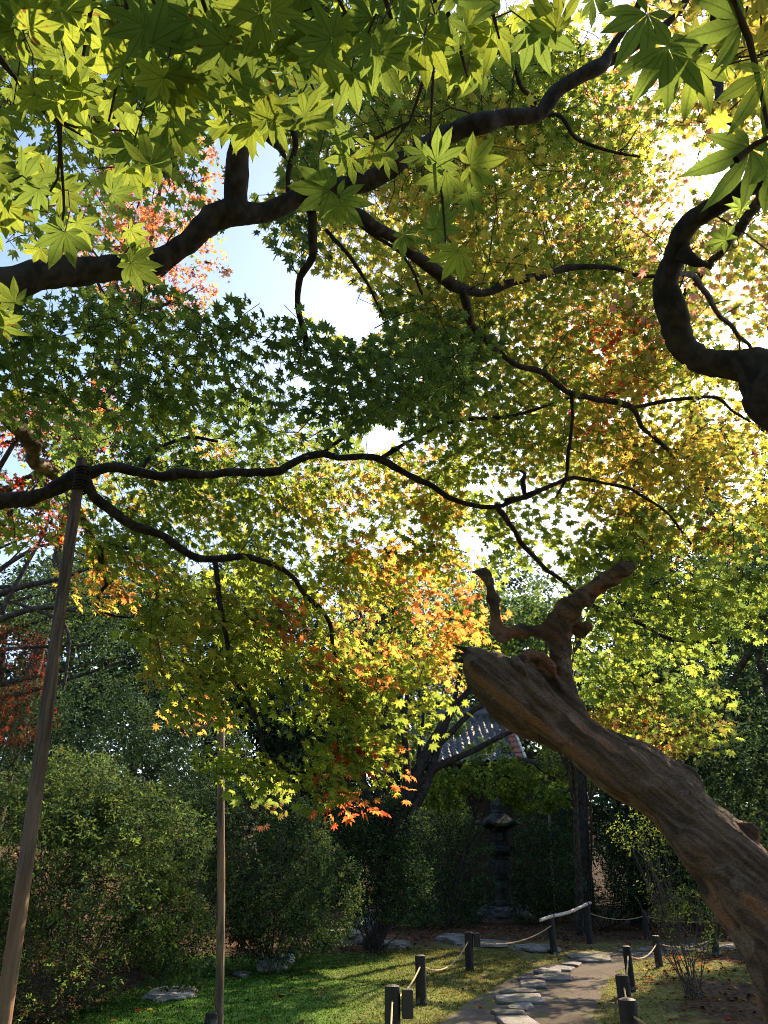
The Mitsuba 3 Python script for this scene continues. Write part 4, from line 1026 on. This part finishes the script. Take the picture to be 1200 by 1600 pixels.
# ---------------------------------------------------------------- trees behind
def tree(name, label, base, top, r, blobs, n, leaf, pal, kind='star5', mat='mat_leaf', seed=1, cluster=8, bark_mat='mat_bark_grey', limbs=5, group=None, shell=.35, clump=.40, freq=1.1, extra=()):
    k = thing(name, label, 'tree', group)
    rg = np.random.default_rng(seed)
    base, top = np.asarray(base, float), np.asarray(top, float)
    base = base.copy(); base[2] = float(ground_z(base[0], base[1])) - .2
    t = np.linspace(0, 1, 7)[:, None]
    mid = base + (top - base) * t + rg.normal(0, r * .7, (7, 3)) * np.sin(t * np.pi)
    s = spline(np.c_[mid, r * (1 - .75 * t)], .25)
    ms = [tube(s[:, :3], s[:, 3], 10, .1, seed)]
    for b, rad in blobs:
        for _ in range(max(1, limbs // len(blobs))):
            q0 = s[int(len(s) * rg.uniform(.4, .9)), :3]
            q1 = np.asarray(b) + unit(rg.normal(0, 1, 3)) * np.asarray(rad) * .6
            q = spline([q0, .5 * (q0 + q1) + rg.normal(0, .15, 3), q1], .25)
            ms.append(tube(q, np.linspace(r * .4, r * .08, len(q)), 6, .1, seed))
    for rows in extra:
        q = spline(rows, .15); ms.append(tube(q[:, :3], q[:, 3], 8, .1, seed))
    part(k, 'trunk', join(ms), bark_mat, smooth=True)
    leafy(k, [(np.asarray(b, float), rad) for b, rad in blobs], n, leaf, pal, kind, mat, seed, cluster, shell, stems=0, clump=clump, freq=freq, name='crown')
    return k

# far wall of evergreens
rg = np.random.default_rng(77)
FAR = [(-60, 26, 9.5), (70, 30, 11.5), (190, 25, 10), (310, 31, 12.5), (430, 27, 11), (540, 34, 14), (640, 30, 12), (740, 36, 15), (850, 29, 12.5), (1030, 33, 14.5), (1120, 27, 12.5), (1230, 30, 14)]
DESC = ['dark evergreen far behind at the left edge', 'dark evergreen far behind the propping pole', 'dark evergreen rising behind the clipped hedge', 'tall dark evergreen far behind the hanging yellow sprays', 'dark round evergreen far behind the middle of the lawn', 'tall evergreen far behind, in line with the second left post',
        'dark evergreen behind the tiled roof', 'tall evergreen far behind the stone lantern', 'dark evergreen far behind the fork of the broken trunk', 'tall evergreen behind the light crown at right', 'dark evergreen far behind the leaning trunk', 'dark evergreen far behind at the right edge']
for i, (x, Yd, h) in enumerate(FAR):
    b = hp(x, 1330, Yd); b[2] = float(ground_z(b[0], b[1]))
    w = rg.uniform(2.6, 3.3)
    bl = [(b + [0, 0, h * .30], (w, w, h * .30)), (b + [rg.normal(0, .6), 0, h * .58], (w * .9, w * .85, h * .26)), (b + [rg.normal(0, .5), 0, h * .84], (w * .6, w * .6, h * .18))]
    tree('evergreen_tree', DESC[i], b, b + [0, 0, h * .85], .22, bl, 17000, .21, 'kkGma', 'rhomb', 'mat_glossy_leaf', 100 + i, 4, group='evergreens far behind the garden', clump=.36, freq=.7)
for i, (x, y, h, lab) in enumerate([(9.5, 17.0, 9.2, 'dark evergreen at the right edge behind the glossy evergreen, added to shade the right ground'), (11.6, 20.0, 12.5, 'tall dark evergreen added at the far right to block the sun, mostly outside the frame'), (7.2, 20.5, 7.5, 'dark evergreen behind the curve of the path')]):  # first two added on the right to block sun from the ground there
    b = np.array([x, y, 0.0])
    bl = [(b + [0, 0, h * .35], (1.9, 1.9, h * .3)), (b + [.1, 0, h * .62], (1.6, 1.6, h * .26)), (b + [0, 0, h * .86], (1.0, 1.0, h * .16))]
    tree('evergreen_tree', lab, b, b + [0, 0, h * .85], .2, bl, 15000, .16, 'kkGma', 'rhomb', 'mat_glossy_leaf', 140 + i, 4, group='evergreens far behind the garden', clump=.36, freq=.9)
# conifers
for i, (x, y, Yd, h, lab) in enumerate([(975, 650, 30, 0, 'tall dark conifer behind the light crown at upper right, its tip highest'), (610, 850, 34, 0, 'bluish conifer far behind, seen between yellow and orange sprays in the middle'), (1080, 620, 36, 0, 'tall dark conifer far behind, half hidden by the bent limb at right')]):
    top = hp(x, y, Yd); b = np.array([top[0], top[1], 0]); h = top[2]
    k = thing('conifer', lab, 'tree')
    b[2] = float(ground_z(b[0], b[1]))
    part(k, 'trunk', tube(np.linspace(b, top, 12), np.linspace(.3, .03, 12), 8), 'mat_bark_dark', smooth=True)
    rr = np.random.default_rng(300 + i)
    L = Leaves(); n = 330
    for q in range(n):
        t = rr.uniform(.12, 1) ** .8
        a = rr.uniform(0, 2 * np.pi); R = (1 - t) * 3.0 + .25; dr_ = np.array([math.cos(a), math.sin(a), -.25])
        m = int(26 + 40 * (1 - t))
        s = rr.uniform(.1, 1, (m, 1))
        p = b + [0, 0, t * (h - b[2])] + dr_ * s * R + rr.normal(0, .09, (m, 3))
        L.add(p, unit(dr_ + rr.normal(0, .6, (m, 3))), unit(rr.normal(0, .5, (m, 3)) + [0, 0, 1]), rr.uniform(.18, .34, m), pick('kGmk', m, rr) * rr.uniform(.6, 1.1, (m, 1)))
    m, c = build_leaves(L.arrays(), 'lance', rr)
    part(k, 'crown', m, 'mat_glossy_leaf', color=c, kind='stuff')

def w3(x, y, d): return at(x, y, d)
# red and pink maples high behind at the left
c = w3(250, 300, 20)
tree('red_maple', 'pink and red maple seen high against the sky behind the forked limb', c * [1, 1, 0] + [-2.5, 3, 0], c + [0, 0, .3], .16, [(c, (1.5, 1.6, 2.0)), (c + [.5, 0, -2.2], (1.2, 1.3, 1.0)), (c + [-.8, 0, -1.6], (1.3, 1.4, 1.2))], 6000, .12, 'ppobog', seed=41, limbs=9, clump=.45, freq=1.6)
c = w3(35, 700, 10)
tree('red_maple', 'orange-red maple behind the propped limb at the left edge', c * [1, 1, 0] + [-3.6, 2.2, 0], c + [0, 0, .4], .10, [(c, (.9, .8, .65)), (c + [.5, .3, .5], (.6, .6, .4)), (c + [.1, .2, -.8], (.7, .6, .3))], 4200, .085, 'bobbrg', seed=42, limbs=7, clump=.42, freq=1.7)
# multi-stemmed maple in the middle distance
base = hp(585, 1376, 15.5); base[2] = 0
ex = []
for rows in ([(598, 1340, 16), (640, 1240, 12), (665, 1180, 10), (700, 1120, 8), (735, 1075, 5), (760, 1040, 3)], [(600, 1330, 12), (660, 1240, 9), (690, 1150, 7), (712, 1085, 5), (725, 1010, 3)], [(600, 1330, 10), (612, 1240, 9), (608, 1150, 8), (600, 1085, 7), (585, 1020, 5), (560, 950, 3)],
             [(610, 1310, 9), (635, 1220, 7), (632, 1130, 6), (640, 1060, 4), (650, 980, 3)], [(640, 1235, 8), (690, 1195, 7), (735, 1175, 6), (780, 1152, 5), (830, 1130, 3)], [(655, 1190, 6), (700, 1150, 6), (740, 1110, 5), (790, 1090, 3)], [(596, 1300, 9), (560, 1200, 7), (548, 1120, 6), (535, 1040, 4)]):
    ex.append([np.r_[hp(x, y, 15.2), r * 15.2 / FPX * .8] for x, y, r in rows])
c1, c2, c3 = hp(640, 960, 15), hp(560, 1080, 15.5), hp(720, 1040, 16)
tree('multi_stemmed_maple', 'slender maple with a fan of dark stems in front of the tiled roof', base, base + [.2, 0, 1.4], .2, [(c1, (1.6, 1.3, 1.0)), (c2, (.9, .9, .6)), (c3, (1.1, 1, .7)), (hp(600, 1180, 15.2), (.5, .5, .4))], 9000, .085, 'ggyyGo', seed=43, bark_mat='mat_bark_dark', limbs=6, extra=ex)
c = hp(760, 1215, 19); 
tree('small_maple', 'sunlit light green maple under the tiled roof, left of the lantern top', c * [1, 1, 0] + [-1.1, .4, 0], c, .05, [(c, (1.3, .9, .42)), (hp(690, 1135, 19), (.7, .4, .22)), (hp(760, 1170, 19), (.6, .4, .16)), (hp(640, 1180, 18.6), (.5, .4, .25)), (hp(690, 1235, 18.5), (.6, .6, .5)), (hp(840, 1245, 19.5), (.9, .7, .35))], 6500, .11, 'ygggG', seed=44, bark_mat='mat_bark_dark', limbs=8, clump=.42, freq=1.8)
c = hp(890, 1020, 15)
tree('dark_maple', 'dark green maple filling the space behind the broken fork', c * [1, 1, 0] + [.4, 3.2, 0], c + [0, 0, .8], .09, [(c, (1.7, 1.2, 1.1)), (c + [-1.3, 0, .4], (1.1, 1, .8)), (c + [.9, .4, -1.2], (1.2, 1, .6)), (c + [.4, .4, 1.1], (1.3, 1, .7))], 10000, .10, 'GGmgG', seed=45, limbs=9, clump=.38)
c = hp(930, 1130, 13)
tree('yellow_maple', 'small yellowing maple behind the bend of the leaning trunk', c * [1, 1, 0] + [1.2, 7, 0], c + [0, 0, .3], .04, [(c, (.6, .5, .55)), (c + [.7, .3, .2], (.5, .5, .4)), (c + [1.0, 0, -.3], (.5, .5, .3))], 2600, .085, 'YYyogb', seed=46, limbs=6, clump=.42, freq=1.8)
c = hp(1190, 1090, 8.6)
tree('camellia_tree', 'dark glossy evergreen filling the right edge behind the leaning trunk', c * [1, 1, 0] + [.3, .2, 0], c + [.1, 0, 1.2], .11, [(c, (.95, .9, 1.3)), (c + [.1, .1, -1.2], (.95, .9, .9)), (c + [.5, 0, 1.2], (.8, .8, .8))], 17000, .062, 'kkGkm', 'rhomb', 'mat_glossy_leaf', 47, 4, limbs=8, clump=.40, freq=2.2)
c = hp(55, 905, 12.5)
brs = []
for rows in ([(-20, 935, 10), (40, 915, 8), (90, 905, 6), (160, 880, 3)], [(-20, 905, 8), (30, 870, 6), (80, 850, 4), (140, 870, 2)], [(-20, 975, 9), (60, 950, 7), (120, 955, 5)], [(0, 960, 8), (40, 885, 6), (70, 830, 4), (80, 790, 2)], [(20, 940, 5), (100, 975, 5), (105, 1040, 4), (98, 1080, 3)], [(-10, 860, 4), (60, 835, 3), (110, 850, 2), (130, 880, 1.5)]):
    brs.append([np.r_[hp(x, y, 12.4), r * .6 * 12.4 / FPX] for x, y, r in rows])
tree('bare_tree', 'dark crooked tree with half bare grey branches at the left edge', c * [1, 1, 0] + [-3.2, 0, 0], c + [-2.0, 0, .2], .16, [(c + [.2, .8, -.2], (1.6, .7, .7)), (c + [1.6, .6, -1.2], (.9, .7, .4))], 8000, .06, 'GkGm', 'rhomb', 'mat_glossy_leaf', 48, 4, extra=brs, limbs=6, clump=.45, freq=1.8)
k = thing('tree_trunk', 'dark straight tree trunk in shade right of the stone lantern', 'tree')
b = hp(912, 1420, 19); b[2] = -.1
part(k, 'trunk', tube(np.array([b, hp(911, 1300, 19), hp(908, 1180, 19), hp(905, 1000, 19), hp(905, 880, 19)]), np.array([.16, .13, .12, .1, .07]), 12, .1), 'mat_bark_dark', smooth=True)
k = thing('tree_trunk', 'short dark stump-like trunk behind the yellowing maple', 'tree')
b = hp(985, 1340, 20.5); b[2] = -.1
part(k, 'trunk', tube(np.array([b, hp(984, 1200, 20.5), hp(980, 1060, 20.5), hp(977, 960, 20.5)]), np.array([.2, .17, .15, .1]), 12, .1), 'mat_bark_dark', smooth=True)
k = thing('thin_pole', 'thin pale pole catching the sun right of the stone lantern', 'pole')
part(k, 'shaft', tube(np.array([hp(861, 1350, 23) * [1, 1, 0], hp(860, 1320, 23), hp(856, 1240, 23)]), .03, 8), 'mat_bamboo', smooth=True)

# ---------------------------------------------------------------- shrubs
def shrub(name, label, blobs, n, leaf, pal, seed, **kw):
    k = thing(name, label, 'shrub')
    bb = []
    for x, y, Yd, r in blobs:
        bb.append((hp(x, y, Yd), r))
    g = bb[0][0].copy(); g[2] = float(ground_z(g[0], g[1]))
    leafy(k, bb, n, leaf, pal, 'rhomb', seed=seed, base=g, **kw)
shrub('azalea', 'large loose azalea behind the leaning pole at the lower left', [(130, 1370, 9.6, (1.1, 1.0, 1.05)), (220, 1330, 9.9, (.85, .8, .8)), (40, 1330, 9.6, (.9, .9, 1.0)), (250, 1440, 9.9, (.5, .5, .55)), (120, 1250, 9.9, (.8, .7, .6)), (90, 1540, 9.3, (.75, .5, .3)), (290, 1480, 10.2, (.4, .4, .5))], 56000, .046, 'aGgkaam', 61, cluster=7, stems=26, stem_mat='mat_pale_twig', clump=.54, freq=3.2, stem_r=.009, shell=.35, lumps=.3)
shrub('azalea', 'rounded grey-green azalea behind the thin brown pole', [(430, 1350, 12.8, (1.0, .9, 1.15)), (370, 1300, 13.2, (.8, .8, 1.0)), (500, 1400, 12.6, (.65, .6, .7)), (440, 1450, 12.4, (.9, .7, .5)), (350, 1440, 12.4, (.5, .5, .6))], 36000, .048, 'aamkGa', 62, cluster=7, stems=22, stem_mat='mat_pale_twig', clump=.50, freq=2.6, stem_r=.011, shell=.45)
shrub('hedge', 'broad dark bluish-green hedge at the left, above the azaleas', [(120, 1140, 14, (1.5, 1.0, 1.0)), (240, 1120, 14.2, (1.1, .9, .9)), (10, 1160, 13.8, (1.3, 1.0, 1.0)), (200, 1220, 13.6, (1.4, .9, .9)), (320, 1180, 14.4, (.9, .8, .9))], 36000, .055, 'mmkkmG', 63, stems=16, clump=.33, freq=2.2, shell=.6, lumps=.2)
shrub('red_shrub', 'brownish-red shrub at the left edge above the azaleas', [(10, 1050, 12.8, (.75, .6, .8)), (30, 1120, 12.6, (.6, .5, .5))], 9000, .035, 'bbrkb', 64, stems=10)
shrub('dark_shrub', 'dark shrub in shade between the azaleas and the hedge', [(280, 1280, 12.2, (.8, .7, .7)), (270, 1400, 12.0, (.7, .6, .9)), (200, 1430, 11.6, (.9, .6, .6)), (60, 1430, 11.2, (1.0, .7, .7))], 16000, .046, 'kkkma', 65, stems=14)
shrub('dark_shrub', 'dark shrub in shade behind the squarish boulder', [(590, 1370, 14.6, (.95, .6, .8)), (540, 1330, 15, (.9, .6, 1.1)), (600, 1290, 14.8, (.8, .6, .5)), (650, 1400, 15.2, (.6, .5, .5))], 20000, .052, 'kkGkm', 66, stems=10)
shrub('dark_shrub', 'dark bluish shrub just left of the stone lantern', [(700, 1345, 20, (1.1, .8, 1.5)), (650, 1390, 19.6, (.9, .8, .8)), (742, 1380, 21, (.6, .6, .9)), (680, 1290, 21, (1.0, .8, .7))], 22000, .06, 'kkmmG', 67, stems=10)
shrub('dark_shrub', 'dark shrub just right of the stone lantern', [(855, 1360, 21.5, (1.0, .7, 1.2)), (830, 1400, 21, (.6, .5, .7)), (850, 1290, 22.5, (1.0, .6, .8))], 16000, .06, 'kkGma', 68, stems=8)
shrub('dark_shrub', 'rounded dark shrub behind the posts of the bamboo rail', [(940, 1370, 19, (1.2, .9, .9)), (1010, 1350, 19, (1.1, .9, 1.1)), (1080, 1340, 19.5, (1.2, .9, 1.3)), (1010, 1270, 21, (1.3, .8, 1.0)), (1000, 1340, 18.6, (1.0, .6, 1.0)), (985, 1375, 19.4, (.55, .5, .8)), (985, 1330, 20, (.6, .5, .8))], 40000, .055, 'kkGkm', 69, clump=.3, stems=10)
shrub('dark_shrub', 'dark shrub under the leaning trunk at the right edge', [(1160, 1360, 17, (1.3, .9, 1.2)), (1230, 1330, 16, (1.3, .9, 1.5))], 12000, .055, 'kkGg', 70, stems=10)
shrub('pale_shrub', 'pale silvery-leaved shrub beside the end of the tiled roof', [(880, 1175, 23, (.9, .7, .7)), (905, 1210, 23, (.6, .6, .5))], 5000, .08, 'myy', 71, stems=6)
shrub('twiggy_shrub', 'thin twiggy shrub with sparse pale leaves left of the leaning trunk', [(1060, 1360, 10.2, (.55, .5, .75)), (1010, 1300, 10.4, (.5, .4, .3)), (1080, 1440, 10, (.4, .4, .35))], 2600, .034, 'yyag', 72, stems=22, stem_mat='mat_pale_twig', stem_r=.007, clump=.5, freq=3, cluster=4, shell=.3)
shrub('bare_twigs', 'dark thin twigs with few leaves in the lower left corner', [(60, 1540, 8.4, (.6, .5, .35)), (130, 1520, 8.8, (.5, .4, .3)), (10, 1600, 8.2, (.5, .4, .2))], 4200, .03, 'akbg', 73, stems=26, stem_r=.006, clump=.45, freq=3)
k = thing('leaning_sticks', 'two thin dark sticks leaning at the foot of the big trunk', 'sticks')
for rows in ([(1215, 1575, 4), (1150, 1470, 4), (1120, 1415, 3), (1095, 1380, 2)], [(1150, 1470, 3), (1140, 1430, 2.4), (1128, 1400, 2)]):
    q = np.array([[*hp(x, y, 8.5), r * 8.5 / FPX] for x, y, r in rows])
    if len(rows) == 4: q = np.vstack([[q[0, 0] + .25, q[0, 1], -.1, .03], q])
    s = spline(q, .08); part(k, 'stick', tube(s[:, :3], s[:, 3], 7), 'mat_twig', smooth=True)

# unseen leaf ring added behind the viewpoint to cut frontal sky light
rw = np.random.default_rng(88)
bl = []
for i in range(26):
    a = math.radians(rw.uniform(112, 292)); R = rw.uniform(8.5, 14)
    bl.append((np.array([math.sin(a) * R, math.cos(a) * R, rw.uniform(1.5, 8.5)]), (2.6, 2.6, 2.2)))
leafy('added_woodland', bl, 26000, .34, 'kkGGma', 'rhomb', seed=89, cluster=4, shell=.4, stems=0, clump=.3, freq=.6, name='foliage')
scene['added_woodland'] = scene.pop('added_woodland__foliage'); labels.pop('added_woodland__foliage')
labels['added_woodland'] = {'kind': 'stuff', 'label': 'unseen dark foliage added behind the viewpoint to cut frontal sky light', 'category': 'added_woodland'}

# ---------------------------------------------------------------- fallen leaves and moss
def scatter(n, x0, x1, y0, y1, fn, rg):
    out = []
    while sum(map(len, out)) < n:
        p = np.c_[rg.uniform(x0, x1, n * 2), rg.uniform(y0, y1, n * 2)]
        out.append(p[rg.random(len(p)) < fn(p)])
    p = np.vstack(out)[:n]
    return np.c_[p, ground_z(p[:, 0], p[:, 1])]
rg = np.random.default_rng(9)
def dens(p):
    x, y = p.T
    lawn = (y < 13.6 + .55 * (x + 2.6)) & (x > -3) & (x < 3)
    path = shapely.contains_xy(PATH, x, y)
    return np.where(path, .03, np.where(lawn, .12, np.where(x > 2.2, .8, .6))) * (.4 + 1.2 * (meshkit.noise(np.c_[p * 1.7, x * 0], 2) > .5))
p = scatter(7000, -7, 9, 7.5, 20, dens, rg)
L = Leaves(); n = len(p)
L.add(p + [0, 0, .012] + np.c_[np.zeros((n, 2)), rg.uniform(0, .02, n)], rg.normal(0, 1, (n, 3)) * [1, 1, .2], rg.normal(0, .3, (n, 3)) + [0, 0, 1], rg.uniform(.045, .09, n), pick('bbbboYr', n, rg) * rg.uniform(.25, .8, (n, 1)))
m, c = build_leaves(L.arrays(), 'star5', rg)
put('fallen_leaves', m, 'mat_leaf', color=c, kind='stuff', label='brown and orange maple leaves fallen on the ground')
labels['fallen_leaves'] = {'kind': 'stuff', 'label': 'brown and orange maple leaves fallen on the ground', 'category': 'leaves'}
def mdens(p):
    x, y = p.T
    d = shapely.distance(PATH, shapely.points(x, y))
    edge = 13.4 + .55 * (x + 2.6)
    left = (x < 2.2) & (x > -3.1) & (y < edge + rg.normal(0, .3, len(x))) & (d > .02)
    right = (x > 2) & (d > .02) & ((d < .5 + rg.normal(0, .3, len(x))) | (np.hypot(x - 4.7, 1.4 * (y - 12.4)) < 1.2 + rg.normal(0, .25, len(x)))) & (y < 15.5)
    return np.where(left, 1.0, np.where(right, .5, 0.0)) * np.clip(1.5 - (y - 8) * .09, .25, 1)
p = scatter(62000, -3.2, 6.2, 7.9, 15.5, mdens, rg); n = len(p)
L = Leaves()
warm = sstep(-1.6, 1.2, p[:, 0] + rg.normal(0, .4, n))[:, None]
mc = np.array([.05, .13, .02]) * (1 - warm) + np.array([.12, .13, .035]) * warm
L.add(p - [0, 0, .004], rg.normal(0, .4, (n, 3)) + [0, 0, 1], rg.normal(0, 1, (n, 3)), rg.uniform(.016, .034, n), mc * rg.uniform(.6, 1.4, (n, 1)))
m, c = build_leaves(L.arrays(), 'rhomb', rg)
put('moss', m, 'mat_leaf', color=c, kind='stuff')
labels['moss'] = {'kind': 'stuff', 'label': 'short green moss covering the lawn and the path edges', 'category': 'moss'}
labels['ground'] = {'kind': 'structure', 'label': 'earth and moss ground of the garden'}
labels['path'] = {'kind': 'structure', 'label': 'grey earth path curving away to the right', 'category': 'path'}
labels['ground'] = {'kind': 'structure', 'label': 'brown earth and moss ground of the garden', 'category': 'ground'}
